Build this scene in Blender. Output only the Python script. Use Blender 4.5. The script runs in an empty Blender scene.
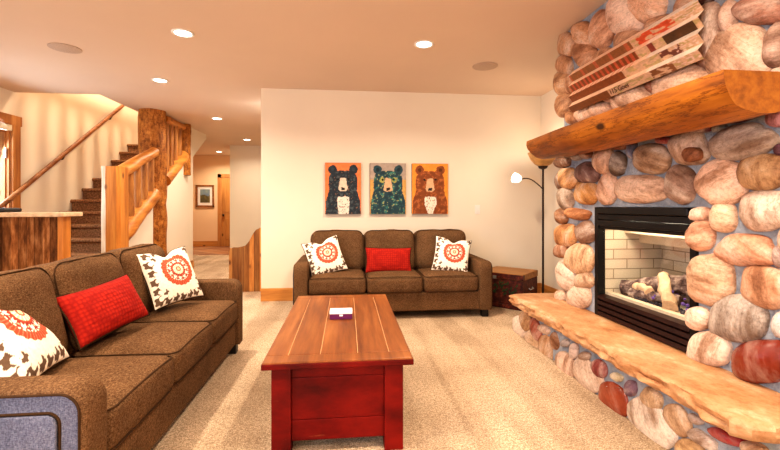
import bpy, bmesh, math, random
from math import sin, cos, pi, sqrt, atan2, radians
from mathutils import Vector, Matrix, noise

random.seed(7)
C = bpy.context.scene.collection
SC = bpy.context.scene

# ------------------------------------------------------------------ camera constants (metres)
F, XV, Y0, H = 415.0, 347.0, 205.5, 1.235
TH = math.atan((390 - XV) / F); S_, C_ = sin(TH), cos(TH)

def ray(px, py):
    a = (px - 390) / F; b = -(py - Y0) / F
    return Vector((a * C_ + S_, -a * S_ + C_, b))
def on_x(px, py, X):
    r = ray(px, py); t = X / r.x
    return Vector((X, r.y * t, H + r.z * t))
def on_y(px, py, Y):
    r = ray(px, py); t = Y / r.y
    return Vector((r.x * t, Y, H + r.z * t))

# ------------------------------------------------------------------ materials
def srgb(r, g, b):
    def f(c):
        c /= 255.0
        return c / 12.92 if c <= .04045 else ((c + .055) / 1.055) ** 2.4
    return (f(r), f(g), f(b), 1)

def new_mat(name, rough=.6, spec=.3):
    m = bpy.data.materials.new(name); m.use_nodes = True
    nt = m.node_tree; p = nt.nodes['Principled BSDF']
    p.inputs['Roughness'].default_value = rough
    p.inputs['Specular IOR Level'].default_value = spec
    return m, nt, p

def coords(nt, scale=(1, 1, 1), rot=(0, 0, 0)):
    tc = nt.nodes.new('ShaderNodeTexCoord'); mp = nt.nodes.new('ShaderNodeMapping')
    mp.inputs['Scale'].default_value = scale; mp.inputs['Rotation'].default_value = rot
    nt.links.new(tc.outputs['Object'], mp.inputs['Vector'])
    return mp.outputs['Vector']

def noise_node(nt, vec, scale, detail=4, rough=.55):
    n = nt.nodes.new('ShaderNodeTexNoise')
    n.inputs['Scale'].default_value = scale; n.inputs['Detail'].default_value = detail
    n.inputs['Roughness'].default_value = rough
    nt.links.new(vec, n.inputs['Vector'])
    return n.outputs['Fac']

def ramp(nt, fac, stops):
    r = nt.nodes.new('ShaderNodeValToRGB')
    e = r.color_ramp.elements
    while len(e) < len(stops): e.new(.5)
    for i, (pos, col) in enumerate(stops):
        e[i].position = pos; e[i].color = col
    nt.links.new(fac, r.inputs['Fac'])
    return r.outputs['Color']

def mixc(nt, a, b, fac, mode='MIX'):
    n = nt.nodes.new('ShaderNodeMix'); n.data_type = 'RGBA'; n.blend_type = mode
    for s, v in ((n.inputs[0], fac), (n.inputs[6], a), (n.inputs[7], b)):
        if hasattr(v, 'node'): nt.links.new(v, s)
        else: s.default_value = v
    return n.outputs[2]

def bump(nt, p, h, strength=.3, dist=.01):
    b = nt.nodes.new('ShaderNodeBump')
    b.inputs['Strength'].default_value = strength; b.inputs['Distance'].default_value = dist
    nt.links.new(h, b.inputs['Height']); nt.links.new(b.outputs['Normal'], p.inputs['Normal'])

def plain(name, col, rough=.6, spec=.3, metal=0, vary=.08, vscale=6):
    m, nt, p = new_mat(name, rough, spec)
    p.inputs['Metallic'].default_value = metal
    lo = tuple(c * (1 - vary) for c in col[:3]) + (1,); hi = tuple(min(1, c * (1 + vary)) for c in col[:3]) + (1,)
    c = ramp(nt, noise_node(nt, coords(nt), vscale, 3), [(.3, lo), (.7, hi)])
    nt.links.new(c, p.inputs['Base Color'])
    return m

def wood(name, dark, mid, light, axis='X', scale=5, stretch=.08, rough=.45, knots=True, spec=.35, bumpy=.15, planks=None):
    m, nt, p = new_mat(name, rough, spec)
    sc = [1, 1, 1]; sc['XYZ'.index(axis)] = stretch
    v = coords(nt, sc)
    f = noise_node(nt, v, scale * 3, 8, .65)
    c = ramp(nt, f, [(.3, dark), (.5, mid), (.72, light)])
    if planks:
        v0 = coords(nt)
        sx = nt.nodes.new('ShaderNodeSeparateXYZ'); nt.links.new(v0, sx.inputs[0])
        q = nt.nodes.new('ShaderNodeMath'); q.operation = 'MULTIPLY'; q.inputs[1].default_value = 1 / planks[1]
        nt.links.new(sx.outputs['XYZ'.index(planks[0])], q.inputs[0])
        fl = nt.nodes.new('ShaderNodeMath'); fl.operation = 'FLOOR'; nt.links.new(q.outputs[0], fl.inputs[0])
        wn = nt.nodes.new('ShaderNodeTexWhiteNoise'); wn.noise_dimensions = '1D'; nt.links.new(fl.outputs[0], wn.inputs['W'])
        tint = ramp(nt, wn.outputs['Value'], [(0, (.35, .30, .26, 1)), (.5, (.9, .85, .8, 1)), (1, (1.7, 1.6, 1.5, 1))])
        c = mixc(nt, c, tint, 1.0, 'MULTIPLY')
        fr = nt.nodes.new('ShaderNodeMath'); fr.operation = 'FRACT'; nt.links.new(q.outputs[0], fr.inputs[0])
        gap = ramp(nt, fr.outputs[0], [(0, (.25, .2, .18, 1)), (.13, (1, 1, 1, 1))])
        c = mixc(nt, c, gap, 1.0, 'MULTIPLY')
    if knots:
        sc2 = [1, 1, 1]; sc2['XYZ'.index(axis)] = .55
        vo = nt.nodes.new('ShaderNodeTexVoronoi'); vo.inputs['Scale'].default_value = 4.5
        nt.links.new(coords(nt, sc2), vo.inputs['Vector'])
        k = ramp(nt, vo.outputs['Distance'], [(.07, (1, 1, 1, 1)), (.14, (0, 0, 0, 1))])
        c = mixc(nt, c, tuple(x * .45 for x in dark[:3]) + (1,), k)
    nt.links.new(c, p.inputs['Base Color'])
    bump(nt, p, f, bumpy, .01)
    return m

def vcol(name, rough=.8, spec=.15, metal=0, fabric=False):
    m, nt, p = new_mat(name, rough, spec)
    p.inputs['Metallic'].default_value = metal
    a = nt.nodes.new('ShaderNodeVertexColor'); a.layer_name = 'paint'
    f = noise_node(nt, coords(nt), 60 if fabric else 25, 3)
    c = mixc(nt, a.outputs['Color'], ramp(nt, f, [(.3, (.85, .85, .85, 1)), (.7, (1.08, 1.08, 1.08, 1))]), 1, 'MULTIPLY')
    nt.links.new(c, p.inputs['Base Color'])
    bump(nt, p, noise_node(nt, coords(nt), 180 if fabric else 40, 2), .2, .004)
    return m

def emit(name, col, strength):
    m, nt, p = new_mat(name)
    p.inputs['Base Color'].default_value = col
    p.inputs['Emission Color'].default_value = col
    p.inputs['Emission Strength'].default_value = strength
    return m

def wall_mat(name, col):
    m, nt, p = new_mat(name, .85, .15)
    v = coords(nt)
    c = ramp(nt, noise_node(nt, v, 1.2, 3), [(.3, tuple(x * .96 for x in col[:3]) + (1,)), (.7, col)])
    nt.links.new(c, p.inputs['Base Color'])
    bump(nt, p, noise_node(nt, v, 45, 3), .08, .004)
    return m

M = {}
M['wall'] = wall_mat('wall_plaster', (.81, .715, .58, 1))
M['hallwall'] = wall_mat('hall_plaster', (.82, .58, .36, 1))
M['ceiling'] = wall_mat('ceiling_plaster', (.70, .55, .43, 1))

def carpet_mat():
    m, nt, p = new_mat('carpet', .95, .05)
    v = coords(nt)
    fine = noise_node(nt, v, 130, 3, .7)
    speck = ramp(nt, fine, [(.30, (.24, .145, .085, 1)), (.48, (.58, .42, .28, 1)), (.66, (.88, .72, .54, 1))])
    big = ramp(nt, noise_node(nt, v, 1.6, 3), [(.35, (.84, .82, .80, 1)), (.65, (1.1, 1.1, 1.1, 1))])
    c = mixc(nt, speck, big, 1, 'MULTIPLY')
    cl = ramp(nt, noise_node(nt, v, 48, 4, .7), [(.34, (.62, .58, .54, 1)), (.52, (1, 1, 1, 1)), (.7, (1.2, 1.2, 1.2, 1))])
    c = mixc(nt, c, cl, .8, 'MULTIPLY')
    v2 = coords(nt, (3.2, .35, 1), (0, 0, .12))
    st = ramp(nt, noise_node(nt, v2, 1.3, 1), [(.42, (.88, .86, .84, 1)), (.56, (1.06, 1.06, 1.06, 1))])
    c = mixc(nt, c, st, 1, 'MULTIPLY')
    nt.links.new(c, p.inputs['Base Color'])
    bump(nt, p, noise_node(nt, v, 90, 4, .7), .9, .02)
    return m
M['carpet'] = carpet_mat()

def tile_mat():
    m, nt, p = new_mat('hall_tile', .4, .4)
    b = nt.nodes.new('ShaderNodeTexBrick'); b.offset = 0
    b.inputs['Scale'].default_value = 2.4
    b.inputs['Color1'].default_value = (.22, .075, .03, 1); b.inputs['Color2'].default_value = (.38, .17, .07, 1)
    b.inputs['Mortar'].default_value = (.6, .48, .34, 1); b.inputs['Brick Width'].default_value = 1; b.inputs['Row Height'].default_value = 1
    nt.links.new(coords(nt, rot=(0, 0, pi / 4)), b.inputs['Vector'])
    nt.links.new(b.outputs['Color'], p.inputs['Base Color'])
    return m
M['tile'] = tile_mat()

def tweed(name, dark, mid, light):
    m, nt, p = new_mat(name, .95, .05)
    v = coords(nt)
    f1 = noise_node(nt, coords(nt, (1, 1, 3.5)), 90, 3, .7)
    f2 = noise_node(nt, coords(nt, (3, 3, 1)), 80, 3, .7)
    c1 = ramp(nt, f1, [(.33, dark), (.5, mid), (.68, light)])
    c2 = ramp(nt, f2, [(.33, dark), (.5, mid), (.68, light)])
    c = mixc(nt, c1, c2, .5)
    big = ramp(nt, noise_node(nt, v, 5, 3), [(.35, (.85, .85, .85, 1)), (.65, (1.12, 1.12, 1.12, 1))])
    c = mixc(nt, c, big, 1, 'MULTIPLY')
    nt.links.new(c, p.inputs['Base Color'])
    bump(nt, p, f1, .45, .006)
    return m
M['sofa'] = tweed('brown_tweed', (.036, .017, .008, 1), (.116, .060, .028, 1), (.27, .155, .080, 1))
M['sofa_daylit'] = tweed('daylit_brown_tweed', (.045, .048, .075, 1), (.115, .12, .17, 1), (.23, .235, .30, 1))  # bluish daylight sheen put into the colour of the brown tweed
M['piping'] = plain('dark_piping', (.050, .026, .013, 1), .9, .05)
M['foot'] = plain('black_wood', (.012, .009, .008, 1), .4)

M['pine'] = wood('honey_pine', (.25, .075, .010, 1), (.48, .175, .030, 1), (.64, .28, .06, 1), 'Y', 4)
M['pine_z'] = wood('honey_pine_upright', (.25, .075, .010, 1), (.48, .175, .030, 1), (.64, .28, .06, 1), 'Z', 4)
M['pine_x'] = wood('honey_pine_across', (.25, .075, .010, 1), (.48, .175, .030, 1), (.64, .28, .06, 1), 'X', 4)
M['trim'] = wood('orange_trim', (.34, .12, .03, 1), (.55, .24, .06, 1), (.68, .33, .10, 1), 'X', 5)
M['trim_z'] = wood('orange_trim_upright', (.28, .10, .03, 1), (.46, .19, .055, 1), (.60, .28, .09, 1), 'Z', 5)
M['rail'] = wood('dark_handrail', (.13, .04, .012, 1), (.27, .10, .03, 1), (.42, .19, .07, 1), 'Y', 6, knots=False)
M['post'] = wood('rough_post', (.14, .042, .008, 1), (.40, .15, .028, 1), (.58, .27, .065, 1), 'Z', 9, .4, .6, True, .2, .5)
M['mantel'] = wood('mantel_log', (.13, .035, .004, 1), (.36, .115, .010, 1), (.52, .20, .022, 1), 'Y', 4, .12, .4, True, .35, .35)
def mantel_cracks(m):
    nt = m.node_tree; p = nt.nodes['Principled BSDF']
    src = p.inputs['Base Color'].links[0].from_socket
    v = coords(nt, (1, .12, 1))
    cr = ramp(nt, noise_node(nt, v, 13, 6, .72), [(.475, (1, 1, 1, 1)), (.5, (.28, .18, .10, 1)), (.525, (1, 1, 1, 1))])
    big = ramp(nt, noise_node(nt, coords(nt, (1, .5, 1)), 5, 4, .6), [(.35, (.62, .52, .42, 1)), (.6, (1.1, 1.1, 1.1, 1))])
    c = mixc(nt, src, cr, .8, 'MULTIPLY'); c = mixc(nt, c, big, 1, 'MULTIPLY')
    nt.links.new(c, p.inputs['Base Color'])
mantel_cracks(M['mantel']); mantel_cracks(M['post'])
M['mantel_end'] = wood('mantel_end_grain', (.15, .042, .004, 1), (.29, .092, .008, 1), (.40, .15, .018, 1), 'Y', 6, 1, .45, False)
M['barn'] = wood('barn_planks', (.05, .018, .006, 1), (.17, .066, .02, 1), (.36, .18, .075, 1), 'Z', 9, .2, .7, True, .1, .4, ('X', .072))
M['bench'] = wood('bench_planks', (.25, .085, .018, 1), (.50, .22, .055, 1), (.70, .38, .13, 1), 'Z', 5, .1, .55, True, .25, .2, ('X', .075))
M['bench_z'] = wood('spindle_wood', (.16, .05, .01, 1), (.36, .14, .03, 1), (.52, .24, .06, 1), 'Z', 6, .15, .55)
M['counter'] = plain('counter_top', (.58, .40, .25, 1), .35, .4, 0, .25, 18)
M['door'] = wood('alder_door', (.32, .12, .03, 1), (.50, .22, .06, 1), (.62, .30, .09, 1), 'Z', 4)

def table_top_mat():
    m, nt, p = new_mat('worn_table_top', .42, .22)
    f = noise_node(nt, coords(nt, (1, .07, 1)), 16, 8, .65)
    c = ramp(nt, f, [(.30, (.10, .028, .008, 1)), (.5, (.20, .062, .014, 1)), (.7, (.30, .11, .03, 1))])
    w = noise_node(nt, coords(nt, (1, .25, 1)), 7, 6, .75)
    k = ramp(nt, w, [(.64, (0, 0, 0, 1)), (.70, (.5, .5, .5, 1))])
    c = mixc(nt, c, (.30, .03, .012, 1), k)
    nt.links.new(c, p.inputs['Base Color'])
    bump(nt, p, f, .12, .006)
    return m
M['tabletop'] = table_top_mat()
def table_red():
    m, nt, p = new_mat('distressed_red_paint', .5, .15)
    f = noise_node(nt, coords(nt, (.5, .5, 1)), 7, 5, .6)
    c = ramp(nt, f, [(.3, (.05, .0015, .001, 1)), (.5, (.11, .0025, .0015, 1)), (.7, (.18, .006, .003, 1))])
    w = noise_node(nt, coords(nt, (.22, .22, 3)), 8, 7, .75)
    k = ramp(nt, w, [(.66, (0, 0, 0, 1)), (.72, (.7, .7, .7, 1))])
    c = mixc(nt, c, (.55, .22, .10, 1), k)
    nt.links.new(c, p.inputs['Base Color'])
    return m
M['tablered'] = table_red()
M['groove'] = plain('dark_groove', (.10, .03, .014, 1), .8)
M['wornedge'] = plain('worn_pale_edge', (.60, .33, .16, 1), .6)

def stone_mat(name, rough, spec, amount=1.0):
    m, nt, p = new_mat(name, rough, spec)
    oi = nt.nodes.new('ShaderNodeObjectInfo')
    tc = nt.nodes.new('ShaderNodeTexCoord')
    rv = nt.nodes.new('ShaderNodeVectorMath'); rv.operation = 'SCALE'; rv.inputs[0].default_value = (17, 11, 23)
    nt.links.new(oi.outputs['Random'], rv.inputs['Scale'])
    rot = nt.nodes.new('ShaderNodeVectorRotate'); rot.rotation_type = 'AXIS_ANGLE'; rot.inputs['Axis'].default_value = (1, .15, .1)
    am = nt.nodes.new('ShaderNodeMath'); am.operation = 'MULTIPLY'; am.inputs[1].default_value = 6.28
    nt.links.new(oi.outputs['Random'], am.inputs[0]); nt.links.new(am.outputs[0], rot.inputs['Angle'])
    nt.links.new(tc.outputs['Object'], rot.inputs['Vector'])
    ad = nt.nodes.new('ShaderNodeVectorMath'); ad.operation = 'ADD'
    nt.links.new(rot.outputs[0], ad.inputs[0]); nt.links.new(rv.outputs[0], ad.inputs[1])
    v = ad.outputs[0]
    mp = nt.nodes.new('ShaderNodeMapping'); mp.inputs['Scale'].default_value = (1, .45, 1.5); nt.links.new(v, mp.inputs['Vector'])
    col = oi.outputs['Color']
    # broad patches: darker brown one side, pale the other
    pa = noise_node(nt, mp.outputs[0], 7, 5, .6)
    dark = mixc(nt, col, (.50, .40, .33, 1), 1, 'MULTIPLY')
    pale = mixc(nt, col, (.86, .74, .62, 1), .42)
    c = mixc(nt, dark, col, ramp(nt, pa, [(.36, (1 - amount, 1 - amount, 1 - amount, 1)), (.50, (1, 1, 1, 1))]))
    c = mixc(nt, c, pale, ramp(nt, pa, [(.50, (0, 0, 0, 1)), (.66, (amount, amount, amount, 1))]))
    b = ramp(nt, noise_node(nt, v, 55, 5, .75), [(.33, (.66, .63, .60, 1)), (.5, (1, 1, 1, 1)), (.72, (1.18, 1.18, 1.18, 1))])
    c = mixc(nt, c, b, amount * .9, 'MULTIPLY')
    mp2 = nt.nodes.new('ShaderNodeMapping'); mp2.inputs['Scale'].default_value = (1, .25, 2.2); nt.links.new(v, mp2.inputs['Vector'])
    vein = ramp(nt, noise_node(nt, mp2.outputs[0], 9, 7, .7), [(.47, (1, 1, 1, 1)), (.495, (.55, .45, .38, 1)), (.52, (1, 1, 1, 1))])
    c = mixc(nt, c, vein, amount * .55, 'MULTIPLY')
    nt.links.new(c, p.inputs['Base Color'])
    bump(nt, p, noise_node(nt, v, 26, 6, .68), .5 * amount + .05, .015)
    return m
M['stone'] = stone_mat('river_stone', .55, .35)
M['stone_gloss'] = stone_mat('glossy_red_stone', .22, .6, .4)
def mortar_mat():
    m, nt, p = new_mat('blue_grey_mortar', .9, .1)
    v = coords(nt)
    c = ramp(nt, noise_node(nt, v, 7, 6, .7), [(.3, (.19, .215, .26, 1)), (.5, (.34, .37, .42, 1)), (.7, (.50, .51, .53, 1))])
    nt.links.new(c, p.inputs['Base Color'])
    bump(nt, p, noise_node(nt, v, 28, 6, .7), .8, .03)
    return m
M['mortar'] = mortar_mat()
def slab_mat():
    m, nt, p = new_mat('sandstone_slab', .5, .35)
    f = noise_node(nt, coords(nt, (1.6, 1.0, 3), (0, 0, .3)), 4.2, 9, .68)
    c = ramp(nt, f, [(.30, (.30, .12, .045, 1)), (.44, (.43, .21, .092, 1)), (.56, (.51, .285, .145, 1)), (.70, (.66, .47, .31, 1))])
    sp = ramp(nt, noise_node(nt, coords(nt), 40, 5, .7), [(.34, (.72, .66, .60, 1)), (.5, (1, 1, 1, 1))])
    c = mixc(nt, c, sp, .8, 'MULTIPLY')
    nt.links.new(c, p.inputs['Base Color'])
    bump(nt, p, noise_node(nt, coords(nt), 18, 6, .65), .35, .015)
    return m
M['slab'] = slab_mat()

M['black'] = plain('black_metal', (.012, .011, .011, 1), .35, .5, .6)
M['louver'] = plain('brown_black_metal', (.030, .010, .007, 1), .38, .5, .5)
def brick_mat(name, order):
    m, nt, p = new_mat(name, .85, .15)
    sx = nt.nodes.new('ShaderNodeSeparateXYZ'); cb = nt.nodes.new('ShaderNodeCombineXYZ')
    nt.links.new(coords(nt), sx.inputs[0])
    nt.links.new(sx.outputs['XYZ'.index(order[0])], cb.inputs[0]); nt.links.new(sx.outputs['XYZ'.index(order[1])], cb.inputs[1])
    b = nt.nodes.new('ShaderNodeTexBrick'); b.inputs['Scale'].default_value = 1
    b.inputs['Color1'].default_value = (.66, .55, .40, 1); b.inputs['Color2'].default_value = (.58, .47, .33, 1)
    b.inputs['Mortar'].default_value = (.30, .23, .15, 1)
    b.inputs['Mortar Size'].default_value = .004; b.inputs['Brick Width'].default_value = .22; b.inputs['Row Height'].default_value = .075
    nt.links.new(cb.outputs[0], b.inputs['Vector'])
    nt.links.new(b.outputs['Color'], p.inputs['Base Color'])
    return m
M['brick_side'] = brick_mat('firebrick_side', 'XZ'); M['brick_back'] = brick_mat('firebrick_back', 'YZ')
M['fireclay'] = plain('fireclay', (.68, .55, .38, 1), .8, .15, 0, .1, 10)
def ash_log():
    m, nt, p = new_mat('charred_log', .9, .1)
    f = noise_node(nt, coords(nt), 14, 6, .7)
    c = ramp(nt, f, [(.36, (.035, .022, .022, 1)), (.5, (.16, .10, .085, 1)), (.66, (.55, .42, .33, 1))])
    nt.links.new(c, p.inputs['Base Color']); bump(nt, p, f, .6, .02)
    return m
M['ashlog'] = ash_log()
M['palelog'] = plain('split_log_face', (.66, .44, .27, 1), .8, .1, 0, .3, 16)
M['ember'] = emit('violet_ember', (.13, .07, .24, 1), .25)
M['coal'] = plain('black_coal', (.025, .02, .03, 1), .6, .3, 0, .5, 40)

def glass_mat():
    m = bpy.data.materials.new('clear_glass'); m.use_nodes = True
    nt = m.node_tree; nt.nodes.clear()
    o = nt.nodes.new('ShaderNodeOutputMaterial'); mx = nt.nodes.new('ShaderNodeMixShader')
    t = nt.nodes.new('ShaderNodeBsdfTransparent'); g = nt.nodes.new('ShaderNodeBsdfGlossy')
    t.inputs['Color'].default_value = (.96, .97, .98, 1)
    g.inputs['Roughness'].default_value = .03
    mx.inputs[0].default_value = .05
    nt.links.new(t.outputs[0], mx.inputs[1]); nt.links.new(g.outputs[0], mx.inputs[2])
    nt.links.new(mx.outputs[0], o.inputs['Surface'])
    return m
M['glass'] = glass_mat()

M['pillow'] = vcol('suzani_fabric', .9, .1, 0, True)
M['canvas'] = vcol('painted_canvas', .6, .25)
M['artmetal'] = vcol('painted_tin', .38, .5, .15)
M['hallpic'] = vcol('framed_print', .5, .3)
M['canvas_edge'] = plain('canvas_edge', (.13, .06, .03, 1), .7)
def red_fabric():
    m, nt, p = new_mat('red_woven_fabric', .85, .15)
    v = coords(nt)
    vo = nt.nodes.new('ShaderNodeTexVoronoi'); vo.inputs['Scale'].default_value = 42; vo.inputs['Randomness'].default_value = .25
    nt.links.new(v, vo.inputs['Vector'])
    c = ramp(nt, vo.outputs['Distance'], [(.1, (.42, .022, .010, 1)), (.6, (.26, .010, .006, 1))])
    nt.links.new(c, p.inputs['Base Color'])
    bump(nt, p, vo.outputs['Distance'], .35, .01)
    return m
M['redfab'] = red_fabric()
M['stair_carpet'] = plain('brown_stair_carpet', (.25, .125, .06, 1), .95, .05, 0, .55, 45)
M['white'] = plain('white_plastic', (.78, .74, .68, 1), .4)
M['lens'] = emit('lamp_lens', (1, .95, .86, 1), 7)
M['speaker'] = plain('speaker_grille', (.50, .37, .28, 1), .7, .2, 0, .1, 80)
M['bronze'] = plain('dark_bronze', (.05, .028, .018, 1), .4, .5, .6)
M['amber'] = plain('amber_glass', (.55, .30, .10, 1), .35, .4, 0, .3, 12)
M['shade'] = emit('lit_white_shade', (1, .93, .80, 1), 1.6)
M['silver'] = plain('silver_latch', (.6, .58, .55, 1), .3, .5, .8)
M['trunk_lid'] = wood('trunk_lid_wood', (.20, .085, .022, 1), (.34, .155, .045, 1), (.44, .22, .07, 1), 'X', 5, .1, .5, False)
M['greenpaint'] = plain('green_painted_leaf', (.018, .05, .016, 1), .5, .3, 0, .4, 60)
def trunk_mat():
    m, nt, p = new_mat('dark_red_trunk', .5, .3)
    f = noise_node(nt, coords(nt), 22, 6, .7)
    c = ramp(nt, f, [(.34, (.02, .005, .004, 1)), (.52, (.075, .015, .009, 1)), (.70, (.22, .045, .024, 1))])
    nt.links.new(c, p.inputs['Base Color'])
    return m
M['trunk'] = trunk_mat()
M['tray'] = plain('black_tray', (.012, .011, .012, 1), .4, .4)
M['boxwhite'] = plain('white_box_lid', (.82, .82, .80, 1), .4, .4, 0, .06, 30)
M['boxblue'] = plain('pale_blue_band', (.45, .66, .72, 1), .4)
M['boxpurple'] = plain('purple_box', (.11, .012, .07, 1), .4)
M['ink'] = plain('brown_ink', (.09, .03, .015, 1), .7)
M['blind'] = plain('blind_cassette', (.72, .62, .45, 1), .6)

# ------------------------------------------------------------------ mesh helpers
def BM(): return bmesh.new()

def add_box(bm, x0, x1, y0, y1, z0, z1, bevel=0, seg=2, mi=0):
    r = bmesh.ops.create_cube(bm, size=1)
    vs = r['verts']
    for v in vs:
        v.co = Vector(((x0 + x1) / 2 + v.co.x * (x1 - x0), (y0 + y1) / 2 + v.co.y * (y1 - y0), (z0 + z1) / 2 + v.co.z * (z1 - z0)))
    fs = list({f for v in vs for f in v.link_faces})
    for f in fs: f.material_index = mi
    if bevel:
        es = list({e for v in vs for e in v.link_edges})
        bmesh.ops.bevel(bm, geom=es, offset=bevel, segments=seg, profile=.7, affect='EDGES')
    return vs

def add_tube(bm, pts, r, n=12, caps=True, closed=False, wob=0, seed=0, squash=None):
    pts = [Vector(p) for p in pts]; m = len(pts)
    rr = r if isinstance(r, (list, tuple)) else [r] * m
    rings = []; up = Vector((0, 0, 1)); prev = None
    for i, p in enumerate(pts):
        if closed: d = pts[(i + 1) % m] - pts[i - 1]
        else: d = pts[min(i + 1, m - 1)] - pts[max(i - 1, 0)]
        d.normalize()
        if prev is None:
            a = d.cross(up)
            if a.length < .1: a = d.cross(Vector((1, 0, 0)))
            a.normalize()
        else:
            a = prev - d * prev.dot(d); a.normalize()
        prev = a.copy(); b = d.cross(a).normalized()
        ring = []
        for k in range(n):
            t = 2 * pi * k / n; R = rr[i]
            if wob: R *= 1 + wob * noise.noise(Vector((cos(t) * 1.3 + seed, sin(t) * 1.3, i * .7)))
            ring.append(bm.verts.new(p + a * cos(t) * R + b * sin(t) * R * (squash or 1)))
        rings.append(ring)
    for i in range(m if closed else m - 1):
        A, B = rings[i], rings[(i + 1) % m]
        for k in range(n):
            bm.faces.new((A[k], A[(k + 1) % n], B[(k + 1) % n], B[k]))
    if caps and not closed:
        bm.faces.new(rings[0][::-1]); bm.faces.new(rings[-1])
    return rings

def add_lathe(bm, prof, center, n=32):
    cx, cy, cz = center
    rings = []
    for r, z in prof:
        rings.append([bm.verts.new((cx + r * cos(2 * pi * k / n), cy + r * sin(2 * pi * k / n), cz + z)) for k in range(n)])
    for A, B in zip(rings, rings[1:]):
        for k in range(n): bm.faces.new((A[k], A[(k + 1) % n], B[(k + 1) % n], B[k]))
    bm.faces.new(rings[0][::-1]); bm.faces.new(rings[-1])

def add_prism(bm, poly, axis, a0, a1, bevel=0):
    """poly: 2-D points; extruded along axis ('X': (y,z), 'Y': (x,z), 'Z': (x,y))."""
    def P(p, a):
        return {'X': (a, p[0], p[1]), 'Y': (p[0], a, p[1]), 'Z': (p[0], p[1], a)}[axis]
    A = [bm.verts.new(P(p, a0)) for p in poly]; B = [bm.verts.new(P(p, a1)) for p in poly]
    n = len(poly)
    f1 = bm.faces.new(A); f2 = bm.faces.new(B[::-1])
    for i in range(n): bm.faces.new((A[i], B[i], B[(i + 1) % n], A[(i + 1) % n]))
    if bevel:
        es = list(set(f1.edges) | set(f2.edges))
        bmesh.ops.bevel(bm, geom=es, offset=bevel, segments=3, profile=.6, affect='EDGES')

def add_cushion(bm, x0, x1, y0, y1, z0, z1, r=.05, puff=(0, 0, 0), n=14, wr=0, seed=0):
    """rounded box with swollen faces"""
    c = Vector(((x0 + x1) / 2, (y0 + y1) / 2, (z0 + z1) / 2)); h = Vector(((x1 - x0) / 2, (y1 - y0) / 2, (z1 - z0) / 2))
    verts = {}
    def key(p): return tuple(round(q, 6) for q in p)
    def vert(p):
        k = key(p)
        if k not in verts:
            q = Vector([math.copysign(abs(p[i]) ** .8, p[i]) * h[i] for i in range(3)])
            inner = Vector([max(-h[i] + r, min(h[i] - r, q[i])) for i in range(3)])
            d = q - inner
            if d.length > 1e-9:
                q = inner + d.normalized() * r
            u = [q[i] / h[i] for i in range(3)]
            for i in range(3):
                j, l = [t for t in range(3) if t != i]
                q[i] += puff[i] * u[i] * max(0, 1 - u[j] ** 2) ** .7 * max(0, 1 - u[l] ** 2) ** .7
            if wr:
                w = noise.noise(q * 7 + Vector((seed, 0, 0))) * wr + noise.noise(q * 16 + Vector((0, seed, 0))) * wr * .4
                q += q.normalized() * w
            verts[k] = bm.verts.new(c + q)
        return verts[k]
    for ax in range(3):
        for s in (-1, 1):
            j, l = [t for t in range(3) if t != ax]
            for a in range(n):
                for b in range(n):
                    quad = []
                    for da, db in ((0, 0), (1, 0), (1, 1), (0, 1)):
                        p = [0, 0, 0]; p[ax] = s; p[j] = -1 + 2 * (a + da) / n; p[l] = -1 + 2 * (b + db) / n
                        quad.append(vert(p))
                    if (s > 0) != (ax == 1): bm.faces.new(quad)
                    else: bm.faces.new(quad[::-1])

def total_loc(o):
    v = Vector((0, 0, 0))
    while o is not None:
        v = v + o.location; o = o.parent
    return v

def obj(name, bm, mat, parent=None, smooth=True, world=False, sharp=40, label=None):
    if world and parent is not None:
        bmesh.ops.translate(bm, verts=bm.verts, vec=-total_loc(parent))
    bmesh.ops.recalc_face_normals(bm, faces=bm.faces)
    me = bpy.data.meshes.new(name); bm.to_mesh(me); bm.free()
    for mm in (mat if isinstance(mat, (list, tuple)) else [mat]): me.materials.append(mm)
    o = bpy.data.objects.new(name, me); C.objects.link(o)
    if smooth:
        me.polygons.foreach_set('use_smooth', [True] * len(me.polygons))
        me.set_sharp_from_angle(angle=radians(sharp))
    if parent is not None: o.parent = parent
    if label: o['label'] = label
    return o

def tag(o, label, cat, group=None):
    o['label'] = label; o['category'] = cat
    if group: o['group'] = group
    return o

def thing(name, label, cat, loc=(0, 0, 0), rotz=0, group=None):
    o = bpy.data.objects.new(name, None); C.objects.link(o)
    o.empty_display_size = .1
    o.location = loc; o.rotation_euler = (0, 0, rotz)
    return tag(o, label, cat, group)

def struct(name, bm, mat, parent=None, smooth=False):
    o = obj(name, bm, mat, parent, smooth)
    o['kind'] = 'structure'
    return o

def dup_tree(o, parent=None):
    c = o.copy(); C.objects.link(c)
    if parent is not None: c.parent = parent
    for ch in list(o.children): dup_tree(ch, c)
    return c

def paint(o, fn):
    me = o.data
    a = me.color_attributes.new('paint', 'FLOAT_COLOR', 'POINT')
    buf = []
    for v in me.vertices: buf.extend(fn(v.co, v.index))
    a.data.foreach_set('color', buf)

# ------------------------------------------------------------------ the room
XL, XR, YB, ZC = -4.42, 2.67, 5.50, 2.75
Yrear = -2.2
bm = BM(); add_box(bm, -5.4, XR + .2, Yrear - .2, 13.3, -.15, 0); struct('floor', bm, M['carpet'])
bm = BM(); add_box(bm, -5.2, -2.95, 10.75, 13.0, -.02, .006); struct('floor_hall', bm, M['tile'])
# ceiling with the stair opening
bm = BM()
add_box(bm, -5.4, XR + .2, Yrear - .2, 6.04, ZC, ZC + .28)
add_box(bm, -3.36, XR + .2, 6.04, 13.3, ZC, ZC + .28)
add_box(bm, -5.4, XL - .23, 6.04, 10.0, ZC, ZC + .28)
add_box(bm, -5.4, -3.36, 10.2, 13.3, ZC, ZC + .28)
struct('ceiling', bm, M['ceiling'])
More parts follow.
